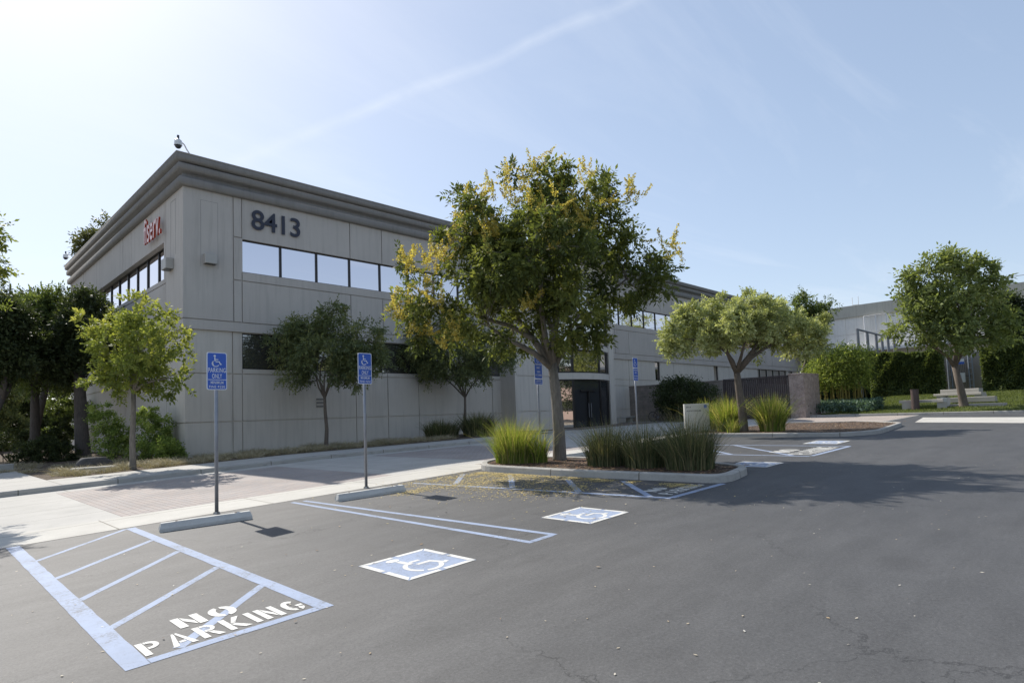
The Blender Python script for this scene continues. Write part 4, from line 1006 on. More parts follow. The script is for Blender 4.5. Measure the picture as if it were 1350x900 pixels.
fpx = [(537, 330, .1), (545, 345, .2), (553, 335, .0), (520, 395, -.1), (527, 410, -.2), (535, 400, .1), (545, 415, -.3), (560, 430, -.4), (555, 440, -.2), (600, 432, -.9), (590, 440, -.8), (575, 350, -.3), (582, 325, -.3), (590, 335, -.5), (598, 320, -.6), (650, 300, -1.2), (655, 290, -1.2), (645, 315, -1.3),
       (660, 222, .2), (625, 250, -.2), (632, 262, -.4), (715, 208, .3), (712, 220, .2), (730, 235, 0), (690, 240, -.3), (768, 220, .2), (785, 240, .4), (760, 255, -.4), (765, 268, -.7), (800, 245, .2), (830, 250, .4), (838, 240, .4), (720, 285, -1.3), (740, 262, -.9), (705, 262, -1.0), (775, 290, -.6), (750, 280, -1.2), (640, 245, .2), (878, 310, .4), (885, 330, .3), (610, 280, -.5), (672, 255, -.3), (620, 292, -.9), (695, 395, -1.5), (560, 375, -.3), (548, 380, -.3), (570, 395, -.9), (735, 315, -1.4)]
rgf = rngs(77); FP = []
for x, y, d in fpx:
    for j in range(5):
        FP.append(atD(x+rgf.normal()*8, y+10+rgf.normal()*7, D0+d-0.35+rgf.normal()*.25))
build_tree('flowering_tree', 'large golden rain tree with yellow blossom spikes growing from the near kerbed island', 'tree', base, mb, limb, 0.145, L_MAIN, M_BARK, 11, nclus=250, ntwig=24, nleaf=9, leaf=0.128, twig=0.28, crad=0.36, droop=0.25, shrink=0.42,
           flowers=(FP, L_FLOW, 0.44, 95), fork=tuple(fk), trunk_pts=[tuple(atD(737, 570, D0)), tuple(atD(733, 520, D0))], aspect=0.42, shell=0.35)
# small light green tree at the left, in the planting bed
base = (5.32, 22.45, zg(5.3)+0.12); D0 = depth(base)
build_tree('young_tree', 'slender light yellow-green tree in the dry grass bed left of the building corner', 'tree', base,
           blob_px([(180, 470, 50), (150, 440, 32, .3), (205, 430, 34, -.2), (185, 410, 22), (135, 430, 24), (225, 440, 22), (240, 420, 12), (218, 490, 30, -.4), (145, 495, 28, .3), (175, 500, 34), (245, 470, 14, .1), (240, 505, 14, -.2), (196, 395, 10), (170, 450, 40, .8), (190, 460, 40, -.9)], D0),
           [tuple(atD(x, y, D0+d)) for x, y, d in ((150, 450, .3), (180, 410, 0), (225, 450, -.2), (205, 470, -.6), (140, 490, .4), (240, 500, 0))], 0.085, L_YEL, M_BARK, 21, nclus=105, ntwig=12, nleaf=8, leaf=0.14, twig=0.27, crad=0.27, droop=0.05, fork=tuple(atD(176, 512, D0)), aspect=0.5, shell=0.3, tint_up=True, shrink=0.25)
# saplings along the shaded wall
for i, (px, py, bl, lab, sd__, Yb) in enumerate((
    (430, 589, [(430, 470, 50), (385, 440, 30, .2), (372, 470, 26), (440, 415, 26), (445, 400, 12), (480, 445, 34, -.2), (470, 480, 38), (385, 500, 28, -.3), (500, 465, 20), (410, 440, 36, .4), (360, 450, 16), (395, 415, 14)], 'dark green sapling against the shaded wall, between the two nearest parking signs', 31, 23.6),
    (614, 578, [(605, 465, 48), (560, 460, 32, .2), (540, 470, 22), (645, 460, 36, -.1), (670, 475, 24), (600, 430, 30), (630, 490, 30, -.3), (575, 490, 28, .2), (550, 440, 18)], 'dark green sapling against the shaded wall behind the flowering tree, beside tall grass', 32, 23.8))):
    bp = atY(px, py, Yb); base = (bp[0], bp[1], zg(bp[0])+0.12); D0 = depth(base)
    lim = [tuple(atD(b[0], b[1], D0)) for b in bl[:6]]
    fkp = atD(px-2 if i == 0 else px-1, 520, D0)
    build_tree('sapling', lab, 'tree', base, blob_px(bl, D0), lim, 0.075, L_SAP, M_BARKM, sd__, nclus=230, ntwig=14, nleaf=8, leaf=0.13, twig=0.36, crad=0.28, droop=0.4, fork=tuple(fkp), group='saplings along the shaded wall', shell=0.3)
# pale umbrella shaped tree on the far island
base = (22.6, 10.0, zg(22.6)+0.1); D0 = depth(base)
build_tree('spreading_tree', 'pale green tree with a wide flat crown and forked trunk on the far island', 'tree', base,
           blob_px([(965, 425, 34), (925, 420, 34, .2), (890, 440, 26), (880, 460, 16), (905, 410, 22), (1000, 415, 36, -.4), (1035, 430, 34, .2), (1065, 440, 26), (1080, 430, 20), (950, 400, 22), (990, 395, 20), (1020, 400, 20), (940, 450, 26, -.5), (1000, 455, 26, .4), (1050, 460, 24, .1), (1075, 455, 16), (905, 455, 20, -.4), (970, 440, 30, 1.0), (970, 430, 30, -1.2), (1010, 430, 30, -1.1), (920, 440, 24, 0.9)], D0),
           [tuple(atD(x, y, D0+d)) for x, y, d in ((925, 430, .2), (895, 445, -.1), (965, 420, -.3), (1010, 425, .4), (1050, 440, -.2), (1075, 440, .1), (985, 440, -.9))], 0.15, L_PALE, M_BARKM, 41, nclus=300, ntwig=20, nleaf=8, leaf=0.105, twig=0.20, crad=0.25, droop=0.1, fork=tuple(atD(971, 487, D0)), aspect=0.55, shell=0.4)
# taller loose tree behind it
base = (30.5, 11.6, zg(30.5)); base = (42.5, 15.6, zg(42)+0.0); D0 = depth(base)
build_tree('loose_tree', 'taller thin-crowned tree rising behind the right side of the spreading tree', 'tree', base,
           blob_px([(1060, 400, 18), (1055, 385, 12), (1075, 410, 18), (1085, 400, 12), (1050, 420, 20), (1080, 425, 16), (1065, 440, 22), (1092, 408, 8)], D0),
           [tuple(atD(x, y, D0)) for x, y in ((1058, 395), (1080, 405), (1050, 420))], 0.10, L_MID, M_BARKM, 43, nclus=110, ntwig=12, nleaf=7, leaf=0.19, twig=0.42, crad=0.36, fork=tuple(atD(1064, 470, D0)))
# right hand lawn tree
bp = at_lawn(1271, 536.5); base = (bp[0], bp[1], bp[2]); D0 = depth(base)
build_tree('lawn_tree', 'full mid-green tree with leaning trunk on the lawn, in front of the hedge gap', 'tree', base,
           blob_px([(1245, 400, 46), (1200, 395, 26), (1185, 375, 16), (1215, 365, 24), (1240, 350, 24), (1270, 350, 22), (1290, 360, 24), (1305, 390, 34), (1290, 430, 40), (1250, 440, 36, -1), (1205, 430, 30), (1185, 420, 18), (1230, 455, 22), (1320, 420, 22), (1335, 435, 12), (1300, 350, 12), (1265, 410, 44, 1.5), (1240, 410, 40, -1.6), (1325, 400, 20), (1190, 445, 14)][:15], D0),
           [tuple(atD(x, y, D0+d)) for x, y, d in ((1210, 400, .4), (1240, 370, 0), (1270, 370, -.5), (1300, 400, .3), (1290, 430, -1), (1205, 440, -.3), (1245, 430, 1.2))], 0.19, L_LAWNT, M_BARKM, 51, nclus=210, ntwig=12, nleaf=7, leaf=0.25, twig=0.55, crad=0.42, droop=0.15, fork=tuple(atD(1258, 480, D0)), trunk_pts=[tuple(atD(1267, 515, D0))], shell=0.3, shrink=0.5)
# dark trees behind its right side
base = (62, 5.2, 1.9); D0 = depth(base)
build_tree('background_tree', 'darker tree behind the right hedge at the right edge', 'tree', base, blob_px([(1325, 400, 18), (1338, 420, 20), (1345, 440, 16), (1325, 430, 18)], D0), [tuple(atD(1330, 420, D0))], 0.2, L_DARK, M_BARKD, 52, nclus=110, ntwig=12, nleaf=7, leaf=0.26, twig=0.6, crad=0.5, fork=tuple(atD(1330, 460, D0)))
# dark grove at the left
grove = [
 ((5.95, 33.4), [(120, 430, 40), (95, 460, 40), (130, 470, 34), (75, 430, 34, 1), (120, 400, 24), (100, 400, 26), (140, 440, 26, -.5), (85, 490, 30), (60, 460, 30, -1)], (104, 490), 0.27, 'thick-trunked dark evergreen nearest the building at the left', 61),
 ((4.6, 36.5), [(60, 420, 40), (30, 440, 38), (55, 470, 44), (80, 450, 36, 1.2), (40, 400, 26), (70, 395, 22), (20, 480, 30), (85, 500, 26), (45, 500, 30)], (46, 505), 0.2, 'dark evergreen with a pale upright trunk, second from the building at the left', 62),
 ((4.9, 41.0), [(40, 410, 30), (75, 420, 34), (60, 440, 34), (95, 430, 26), (30, 460, 30), (70, 480, 28)], (60, 510), 0.2, 'dark evergreen standing farthest back in the grove at the left', 63),
 ((2.0, 34.0), [(5, 420, 36), (-25, 430, 40), (-5, 460, 42), (-50, 450, 40), (20, 480, 26), (-20, 490, 36), (15, 400, 20)], (3, 520), 0.22, 'dark evergreen cut by the left edge of the picture', 64)]
for (x, y), bl, fpx_, tr, lab, s in grove:
    base = (x, y, zg(x)+0.1); D0 = depth(base)
    build_tree('evergreen_tree', lab, 'tree', base, blob_px(bl, D0), [tuple(atD(b[0], b[1], D0+(b[3] if len(b) > 3 else 0))) for b in bl[:5]], tr, L_DARK if s != 62 else L_MID, M_BARKD, s, nclus=260, ntwig=18, nleaf=8, leaf=0.16, twig=0.42, crad=0.42, droop=0.0, fork=tuple(atD(fpx_[0], fpx_[1], D0)), group='dark evergreens left of the building', shell=0.3)
# tree behind the roof and tree cut off by the left edge
base = (11.0, 56.0, 0.4); D0 = depth(base)
build_tree('rear_tree', 'treetop showing above the left cornice from behind the building', 'tree', base, blob_px([(128, 318, 18), (112, 325, 14), (145, 300, 12), (110, 312, 8), (135, 340, 20), (120, 355, 20)], D0), [tuple(atD(128, 320, D0))], 0.3, mat_leaf('olive_leaf', [(0.06, 0.07, 0.03), (0.11, 0.12, 0.05), (0.16, 0.17, 0.08)], 0.35), M_BARKM, 71, nclus=110, ntwig=10, nleaf=7, leaf=0.26, twig=0.55, crad=0.5, fork=(11.0, 56.0, 9.0), shell=0.3, shrink=0.3)
base = (-2.2, 17.6, zg(-2)+0.1); D0 = 13.2
build_tree('street_tree', 'yellow-green branches reaching in from the left edge above the grove', 'tree', base, blob_px([(-8, 300, 18), (-6, 345, 20), (-30, 325, 34), (6, 352, 12), (-20, 360, 24), (-70, 330, 50, -.4), (-45, 285, 28), (-100, 300, 70), (-90, 250, 60), (-130, 340, 60), (-70, 385, 40), (14, 354, 6), (2, 322, 6)], D0),
           [tuple(atD(x, y, D0)) for x, y in ((-10, 340), (-30, 290), (-80, 270), (-110, 320), (5, 350))], 0.12, L_YEL, M_BARKM, 81, nclus=330, ntwig=8, nleaf=8, leaf=0.11, twig=0.26, crad=0.22, fork=(-2.2, 17.6, 3.2), shell=0.3, shrink=0.2)
# tall trees beyond the lot on the street side; they only show mirrored in the glass
for i, (x, y, h, s) in enumerate(((62, -9, 13, 91), (74, -7, 16, 92), (86, -4, 19, 93), (97, -12, 20, 94))):
    bb = [(x+a, y+b, h*c, h*.22, h*.22, h*.2) for a, b, c in ((0, 0, .62), (-2.2, 1, .5), (2, -1, .52), (0, 2, .78), (1.5, 1.8, .4), (-1.5, -2, .68))]
    build_tree('street_tree', ('tall yellow-green tree across the lot, mirrored in the windows, number %s from the kerb' % ['first', 'second', 'third', 'fourth'][i]), 'tree', (x, y, 1.0), bb, [tuple(b[:3]) for b in bb[:4]], 0.3, L_YEL, M_BARKM, s, nclus=120, ntwig=12, nleaf=6, leaf=0.36, twig=0.8, crad=0.8, fork=(x, y, h*.3), group='tall trees across the lot, mirrored in the glass')

for i, (x, y, h, s) in enumerate(((27, -21, 11, 95), (35, -24, 12, 96), (44, -22, 12, 97))):
    bb = [(x+a, y+b, h*c, h*.25, h*.25, h*.24) for a, b, c in ((0, 0, .6), (-2.6, 1, .42), (2.6, -1, .45), (0, 2, .78), (1.5, 1.8, .36), (-1.5, -2, .66))]
    build_tree('street_tree', ('dark tree across the lot, mirrored in the lower windows, %s of the three' % ['left', 'middle', 'right'][i]), 'tree', (x, y, 0.8), bb, [tuple(b[:3]) for b in bb[:4]], 0.25, L_DARK, M_BARKM, s, nclus=130, ntwig=14, nleaf=6, leaf=0.36, twig=0.8, crad=0.8, fork=(x, y, h*.3), group='dark trees across the lot, mirrored in the lower glass')

# ------------------------------------------------------------------ shrubs, hedges, grasses
def shrub(name, label, cat, base, blobs, mat, seed, n=9000, leaf=0.09, group=None, stems=7, aspect=0.5):
    rg_ = rngs(seed); e = empty(name, base, label, cat, group)
    nc = max(20, n//60); cl_, bi = sample_blobs(blobs, nc, rg_, 0.45); ci = rg_.integers(0, nc, n)
    ext = np.array(blobs)[bi][ci][:, 3:6]
    P = cl_[ci]+rg_.normal(size=(n, 3))*ext*0.13; P[:, 2] = np.maximum(P[:, 2], base[2]+0.03)
    c0 = np.array(blobs)[bi][ci][:, :3]; Dv = unit(unit(P-c0)+rg_.normal(size=(n, 3))*0.8+np.array([0, 0, .2]))
    V, Fq, tn_ = leaves(P, Dv, leaf, rg_, aspect, 0.3, rg_.uniform(0, 1, nc)[ci]*.5+rg_.uniform(0, 1, n)*.5)
    bm = bmesh.new()
    for k in range(stems):
        c = cl_[rg_.integers(0, nc)]; b0 = Vector(base)+Vector((rg_.normal()*.12, rg_.normal()*.12, 0)); m = b0.lerp(Vector(c), .5)+Vector((rg_.normal()*.1, rg_.normal()*.1, .1))
        tube(bm, [b0, m, Vector(c)], [0.02, 0.014, 0.006], 5)
    bm_obj('stem', bm, M_BARKM, e, True)
    mesh_obj('foliage', np_mesh('foliage', V, Fq, tint=tn_), mat, e); return e
L_SHR = mat_leaf('bright_shrub_leaf', [(0.108, 0.159, 0.043), (0.172, 0.237, 0.064), (0.287, 0.359, 0.108), (0.475, 0.517, 0.187)], 0.4)
def shrub_px(name, label, cat, px, py, Y, blist, mat, seed, **k):
    bp = atY(px, py, Y); b = (bp[0], bp[1], zg(bp[0])+0.12); D0 = depth(b); return shrub(name, label, cat, b, blob_px(blist, D0), mat, seed, **k)
shrub_px('shrub', 'bright yellow-green shrub right of the thick dark trunk, behind the boulder', 'shrub', 148, 606, 28.5, [(146, 580, 22), (138, 556, 18), (155, 592, 19), (133, 542, 14), (160, 572, 14)], L_SHR, 101, n=8000)
shrub_px('shrub', 'tallest bright shrub, behind the slender tree by the left facade', 'shrub', 200, 612, 27.0, [(200, 580, 24), (207, 558, 19), (192, 553, 17), (212, 594, 20), (197, 542, 12), (187, 598, 18)], L_SHR, 102, n=10000)
shrub_px('shrub', 'low bright shrub touching the building corner', 'shrub', 222, 612, 25.3, [(224, 594, 17), (215, 588, 14), (231, 600, 12)], L_SHR, 103, n=4500)
shrub_px('shrub', 'dark rounded hedge plant under the grove at the left', 'shrub', 62, 606, 33.5, [(35, 596, 16), (60, 592, 18), (85, 596, 16), (20, 600, 10)], L_DARK, 104, n=9000)
shrub_px('shrub', 'dark low hedge at the far left edge', 'shrub', 10, 597, 38.0, [(-15, 580, 16), (15, 578, 16), (35, 580, 12), (-40, 580, 18)], L_DARK, 105, n=8000)
shrub_px('shrub', 'tall dark shrub behind the thick trunk', 'shrub', 90, 595, 42, [(90, 560, 20), (80, 535, 18), (100, 540, 18), (75, 575, 16), (85, 510, 12)], L_MID, 106, n=9000, leaf=.12)
shrub_px('shrub', 'dark shrub filling the gap between the thick trunk and the pale trunk', 'shrub', 74, 602, 37, [(74, 588, 15), (66, 575, 12), (82, 572, 14), (78, 555, 11)], L_DARK, 112, n=6000)
for i, (px, py, Y, r, s) in enumerate(((0, 560, 58, 26, 107), (40, 555, 60, 24, 108), (75, 550, 62, 24, 109), (-45, 565, 56, 28, 110), (20, 530, 64, 24, 111))):
    bp = atY(px, 590, Y); b = (bp[0], bp[1], zg(bp[0])); D0 = depth(b)
    shrub('background_shrub', ['grey-green thicket at the far left edge behind the grove', 'thicket seen between the left trunks', 'thicket seen just left of the thick trunk', 'thicket beyond the left edge of the picture', 'tallest thicket at the back of the grove'][i], 'shrub', b, blob_px([(px, py, r), (px-20, py+6, r*.8), (px+18, py+8, r*.8), (px, py-22, r*.6), (px, 585, r*.9), (px-12, py-40, r*.8), (px+16, py-46, r*.8), (px+4, py-62, r*.7)], D0), L_DARK if i % 2 else L_SAP, s, n=12000, leaf=0.24, group='background thicket behind the grove')
shrub('wall_shrub', 'dark round shrub in front of the low block wall, right of the bicycle', 'shrub', (36.6, 20.2, zg(36.6)), [(36.7, 20.4, 2.6, 1.3, 1.9, 1.1), (36.7, 19.2, 2.3, 1.1, 1.3, 1.0), (36.8, 21.4, 2.5, 1.0, 1.1, 1.0), (36.7, 20.2, 1.5, 1.0, 1.6, .9), (36.8, 20.0, 3.4, .7, 1.0, .5)], L_DARK, 120, n=14000, leaf=0.13)
# hedges on the berm
def hedge(name, label, x0, x1, y0, y1, z0, z1, seed, n, mat, leaf=0.17, round_=0.5):
    rg_ = rngs(seed); e = empty(name, ((x0+x1)/2, (y0+y1)/2, z0), label, 'hedge')
    P = np.stack([rg_.uniform(x0, x1, n), rg_.uniform(y0, y1, n), rg_.uniform(z0, z1, n)], 1)
    face = rg_.uniform(0, 1, n)
    f1 = face < 0.55; P[f1, 0] = x0+rg_.exponential(0.18, f1.sum())
    f2 = (face >= .55) & (face < .8); P[f2, 2] = z1-rg_.exponential(0.12, f2.sum())
    f3 = (face >= .8) & (face < .95); P[f3, 1] = np.where(rg_.uniform(0, 1, f3.sum()) < .5, y0+rg_.exponential(.12, f3.sum()), y1-rg_.exponential(.12, f3.sum()))
    lump = 0.16*np.sin(P[:, 1]*2.3+seed)*np.cos(P[:, 2]*1.9)+0.10*np.sin(P[:, 1]*5.1+P[:, 2]*3.7)
    P[:, 0] += lump; P[:, 2] += 0.10*np.sin(P[:, 1]*1.7+seed)+0.05*np.sin(P[:, 1]*6)
    P[:, 2] = np.where((P[:, 1] < y0+.5) | (P[:, 1] > y1-.5), P[:, 2]-0.15, P[:, 2])
    cc = np.array([(x0+x1)/2, 0, (z0+z1)/2]); Dv = P-cc; Dv[:, 1] = 0; Dv = unit(unit(Dv)+rg_.normal(size=(n, 3))*.7)
    V, Fq, tn_ = leaves(P, Dv, leaf, rg_, .55, .3)
    mesh_obj('foliage', np_mesh('foliage', V, Fq, tint=tn_), mat, e)
    bm = bmesh.new(); k = 0
    y = y0+.4
    while y < y1-.3:
        tube(bm, [((x0+x1)/2, y, z0-.2), ((x0+x1)/2+.1, y+.1, (z0+z1)/2), ((x0+x1)/2-.1, y+.15, z1-.4)], [.06, .04, .02], 6); y += .7
    bm_obj('stem', bm, M_BARKD, e)
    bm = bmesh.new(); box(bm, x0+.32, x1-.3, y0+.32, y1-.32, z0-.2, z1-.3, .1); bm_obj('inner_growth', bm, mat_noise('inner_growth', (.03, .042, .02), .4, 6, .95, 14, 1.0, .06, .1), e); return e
L_HEDGE = mat_leaf('hedge_leaf', [(0.047, 0.070, 0.027), (0.081, 0.111, 0.041), (0.135, 0.169, 0.054), (0.230, 0.270, 0.081)], 0.35, 0.35)
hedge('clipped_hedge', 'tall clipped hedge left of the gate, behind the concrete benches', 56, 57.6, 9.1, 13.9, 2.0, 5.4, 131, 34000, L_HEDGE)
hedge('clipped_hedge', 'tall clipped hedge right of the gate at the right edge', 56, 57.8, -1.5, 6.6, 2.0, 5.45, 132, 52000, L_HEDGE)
# bamboo
def bamboo():
    rg_ = rngs(141); c = (43.0, 12.5, zlawn(43)); e = empty('bamboo_clump', c, 'bright green bamboo screen with bare yellow canes beside the brown pier', 'bamboo')
    canes = []
    bm = bmesh.new()
    for k in range(46):
        x, y = 43.2+rg_.normal()*.6, rg_.uniform(11.1, 14.0); h = rg_.uniform(3.2, 4.4)-0.5*abs(y-12.5)*.5; z0 = zlawn(x)-.05
        tx, ty = rg_.normal()*.25, rg_.normal()*.25
        tube(bm, [(x, y, z0), (x+tx*.3, y+ty*.3, z0+h*.5), (x+tx, y+ty, z0+h)], [.028, .024, .008], 5); canes.append((x, y, z0, tx, ty, h))
    bm_obj('cane', bm, mat_noise('bamboo_cane', (0.30, 0.24, 0.06), .25, 8, .6, 30, .1), e)
    n = 26000; ci = rg_.integers(0, 46, n); ca = np.array(canes)[ci]; t = np.sqrt(rg_.uniform(.20, 1, n))
    P = ca[:, :3]+np.stack([ca[:, 3]*t, ca[:, 4]*t, ca[:, 5]*t], 1)+rg_.normal(size=(n, 3))*np.array([.38, .38, .16])
    V, Fq, tn_ = leaves(P, unit(rg_.normal(size=(n, 3))+np.array([0, 0, -.5])), 0.2, rg_, .22, .3)
    mesh_obj('foliage', np_mesh('foliage', V, Fq, tint=tn_), mat_leaf('bamboo_leaf', [(0.098, 0.137, 0.039), (0.169, 0.221, 0.058), (0.286, 0.351, 0.085), (0.442, 0.481, 0.130)], .4), e)
bamboo()
def blades(base, n, hgt, rad, rg_, wd=0.012, seg=4, lean=0.55, spread=None):
    """arching grass blades around an elliptical foot"""
    a = rg_.uniform(0, 2*math.pi, n); r = rg_.uniform(0, 1, n)**.6; fx, fy = (rad if isinstance(rad, tuple) else (rad, rad))
    P0 = np.stack([base[0]+np.cos(a)*r*fx, base[1]+np.sin(a)*r*fy, np.full(n, base[2])], 1)
    out_ = np.stack([np.cos(a), np.sin(a), np.zeros(n)], 1)*(r*0.8+0.3)[:, None]+rg_.normal(size=(n, 3))*np.array([.4, .4, 0])
    h = hgt*(rg_.uniform(.4, 1.15, n))*(1-.18*r)*(1+.12*np.sin(a*3+base[0]*7)); L = lean*rg_.uniform(.1, 1.5, n)**1.2*h*.75
    side = unit(np.cross(out_+1e-5, np.array([0, 0, 1.0]))+rg_.normal(size=(n, 3))*.6); w_ = wd*rg_.uniform(.6, 1.4, n)
    rings = []
    for k in range(seg+1):
        t = k/seg; c = P0+out_*(L*t**1.9)[:, None]+np.stack([np.zeros(n), np.zeros(n), h*(t-.16*lean*t**3*rg_.uniform(.5, 1.4, n))], 1)
        ww = (w_*(1-t*.93))[:, None]; rings.append(np.stack([c-side*ww, c+side*ww], 1))
    V = np.stack(rings, 1).reshape(n, -1, 3); m = V.shape[1]; Fq = []
    for k in range(seg): Fq.append(np.stack([np.arange(n)*m+2*k, np.arange(n)*m+2*k+1, np.arange(n)*m+2*k+3, np.arange(n)*m+2*k+2], 1))
    Fq = np.stack(Fq, 1).reshape(-1, 4); tn_ = np.repeat(rg_.uniform(0, 1, n), seg)
    return V.reshape(-1, 3), Fq, tn_
L_GRY = mat_leaf('yellow_green_blade', [(0.26, 0.20, 0.10), (0.104, 0.169, 0.026), (0.182, 0.260, 0.039), (0.338, 0.364, 0.078), (0.546, 0.468, 0.208)], .4)
L_GRD = mat_leaf('dark_green_blade', [(0.20, 0.17, 0.10), (0.06, 0.078, 0.04), (0.085, 0.11, 0.05), (0.14, 0.16, 0.075), (0.30, 0.26, 0.15)], .3)
def clump(label, x, y, h, rad, n, mat, seed, group='ornamental grass clumps', wd=.011, zoff=.11, heads=True):
    rg_ = rngs(seed); b = (x, y, zg(x)+zoff); e = empty('ornamental_grass', b, label, 'grass clump', group)
    V, Fq, tn_ = blades(b, n, h, rad, rg_, wd)
    mesh_obj('blades', np_mesh('blades', V, Fq, tint=tn_), mat, e)
    if heads:
        V, Fq, tn_ = blades(b, max(20, n//12), h*1.22, rad, rg_, .004, 4, .5)
        mesh_obj('seed_stalks', np_mesh('seed_stalks', V, Fq, tint=tn_), mat_leaf('straw', [(.30, .24, .12), (.42, .36, .2)], .3), e)
clump('sunlit yellow-green grass clump at the left tip of the near island', 10.45, 10.35, 1.12, (.36, .48), 2600, L_GRY, 151, wd=.007)
clump('short sparse grass tuft just left of the flowering tree trunk', 10.7, 9.75, .85, (.2, .22), 350, L_GRY, 152)
clump('dark grass clump right of the flowering tree trunk, in front of the far sign post', 10.7, 7.75, 1.0, (.42, .44), 1900, L_GRD, 153, wd=.007)
clump('dark grass clump in the middle of the near island', 10.7, 6.8, .92, (.42, .42), 1700, L_GRD, 154, wd=.007)
clump('widest dark grass clump at the rounded right end of the near island', 10.65, 5.8, 1.08, (.43, .45), 2200, L_GRD, 155, wd=.007)
clump('dark shaded grass clump against the wall, left of the pier, at its left half', 18.5, 23.1, .95, (.9, .5), 2200, L_GRD, 156, wd=.018)
clump('dark shaded grass clump against the wall, nearest the projecting pier', 20.5, 22.7, 1.2, (.9, .5), 2400, L_GRD, 157, wd=.018)
clump('bright grass clump behind the white monument sign', 24.2, 12.2, 1.35, (.4, .7), 900, L_GRY, 158, wd=.016)
clump('bright grass clump just left of the spreading tree trunk', 22.9, 10.75, 1.4, (.45, .4), 1500, L_GRY, 159, wd=.016)
clump('bright grass clump just right of the spreading tree trunk', 22.8, 9.0, 1.4, (.5, .42), 1600, L_GRY, 160, wd=.016)
clump('small tuft of long pale blades on the front kerb of the far island', 21.9, 10.1, .6, (.25, .2), 200, L_GRY, 161, wd=.014)
# dry bunch grass along the wall and sidewalk: ground cover
def dry_cover():
    rg_ = rngs(171); Vs, Fs, Ts = [], [], []; k = 0
    pts = []
    for _ in range(170): x = rg_.uniform(3.3, 18.5); pts.append((x, rg_.uniform(21.85, 22.9) if x > 7.2 else rg_.uniform(21.9, 24.4)))
    for _ in range(60): pts.append((rg_.uniform(8, 18), rg_.uniform(22.4, 25.3)))
    for _ in range(60): pts.append((rg_.uniform(-2.5, 6.5), rg_.uniform(26, 34)))
    for x, y in pts:
        h = rg_.uniform(.16, .34); V, Fq, tn_ = blades((x, y, zg(x)+.11), 110, h, rg_.uniform(.14, .3), rg_, .009, 3, 1.5)
        Vs.append(V); Fs.append(Fq+k); Ts.append(np.clip(tn_*.5+rg_.uniform(0, .5), 0, 1)); k += len(V)
    o = mesh_obj('dry_grass', np_mesh('dry_grass', np.concatenate(Vs), np.concatenate(Fs), tint=np.concatenate(Ts)), mat_leaf('dry_blade', [(.20, .20, .13), (.34, .29, .20), (.46, .40, .28), (.54, .48, .35)], .12))
    tag(o, 'low straw-coloured bunch grass covering the bed along the building', 'grass', kind='stuff')
dry_cover()
def lawn_cover():
    rg_ = rngs(172); n = 60000; x = rg_.uniform(38.9, 57, n); y = rg_.uniform(-6, 12.4, n)
    z = zg(38.6)+.13+np.maximum(0, x-39)*.066+.03*np.sin(x*.9+y*.4)-.01
    P = np.stack([x, y, z], 1); V, Fq, tn_ = leaves(P, unit(rg_.normal(size=(n, 3))*.35+np.array([0, 0, 1.0])), .09, rg_, .3, .1)
    o = mesh_obj('lawn_grass', np_mesh('lawn_grass', V, Fq, tint=tn_), mat_leaf('lawn_blade', [(.075, .10, .03), (.12, .15, .045), (.20, .23, .07)], .35)); tag(o, 'short mown grass on the sloping lawn at the right', 'grass', kind='stuff')
lawn_cover()
def bed_cover():
    rg_ = rngs(173); n = 7000; P = np.stack([rg_.normal(41.6, .9, n), rg_.uniform(10.0, 13.9, n), np.zeros(n)], 1); P[:, 2] = [zlawn(a) for a in P[:, 0]]; P[:, 2] += rg_.uniform(.05, .6, n)
    V, Fq, tn_ = leaves(P, unit(rg_.normal(size=(n, 3))+np.array([0, 0, .8])), .2, rg_, .35, .2)
    o = mesh_obj('ground_cover', np_mesh('ground_cover', V, Fq, tint=tn_), mat_leaf('blue_green_leaf', [(.05, .09, .07), (.10, .16, .12), (.18, .25, .2)], .3)); tag(o, 'blue-green ground cover under the bamboo', 'ground cover', kind='stuff')
bed_cover()
# fallen yellow petals and leaf litter on the asphalt
def litter(name, label, pts, size, mat, seed, h=.006):
    rg_ = rngs(seed); n = len(pts); P = np.array([[x, y, zg(x)+h] for x, y in pts]); a = rg_.uniform(0, 2*math.pi, n)
    d = np.stack([np.cos(a), np.sin(a), rg_.uniform(-.1, .25, n)], 1); s = np.stack([-np.sin(a), np.cos(a), rg_.uniform(-.1, .3, n)], 1); sz = size*rg_.uniform(.5, 1.5, n)[:, None]
    V = np.stack([P-d*sz, P-s*sz*.5, P+d*sz, P+s*sz*.5], 1).reshape(-1, 3); V[:, 2] = np.maximum(V[:, 2], np.array([zg(v) for v in V[:, 0]])+.0055)
    o = mesh_obj(name, np_mesh(name, V, np.arange(4*n).reshape(-1, 4), tint=rg_.uniform(0, 1, n)), mat); tag(o, label, 'litter', kind='stuff')
rg_ = rngs(181); pts = []
cent = [(rg_.uniform(7.5, 9.5), rg_.uniform(6.5, 10.8), rg_.uniform(.12, .38)) for _ in range(42)]+[(rg_.uniform(6.6, 8), rg_.uniform(8.8, 10.2), .2) for _ in range(8)]+[(rg_.uniform(9.3, 9.55), rg_.uniform(5, 10.6), .12) for _ in range(34)]+[(rg_.uniform(12.1, 14.2), rg_.uniform(7.5, 11), .5) for _ in range(26)]
for cx_, cy_, r in cent:
    for _ in range(150): pts.append((cx_+rg_.normal()*r*1.3, cy_+rg_.normal()*r*.55))
for _ in range(1300): pts.append((rg_.normal(9.0, 1.2), rg_.normal(8.6, 1.7)))
pts = [p for p in pts if not (9.5 < p[0] < 12.05 and 4.6 < p[1] < 11.7) and p[1] < 11.3]
litter('fallen_petals', 'drifts of fallen yellow petals on the asphalt in front of the near island', pts, .018, mat_leaf('petal', [(.56, .43, .16), (.62, .50, .22), (.44, .35, .17)], .1), 182)
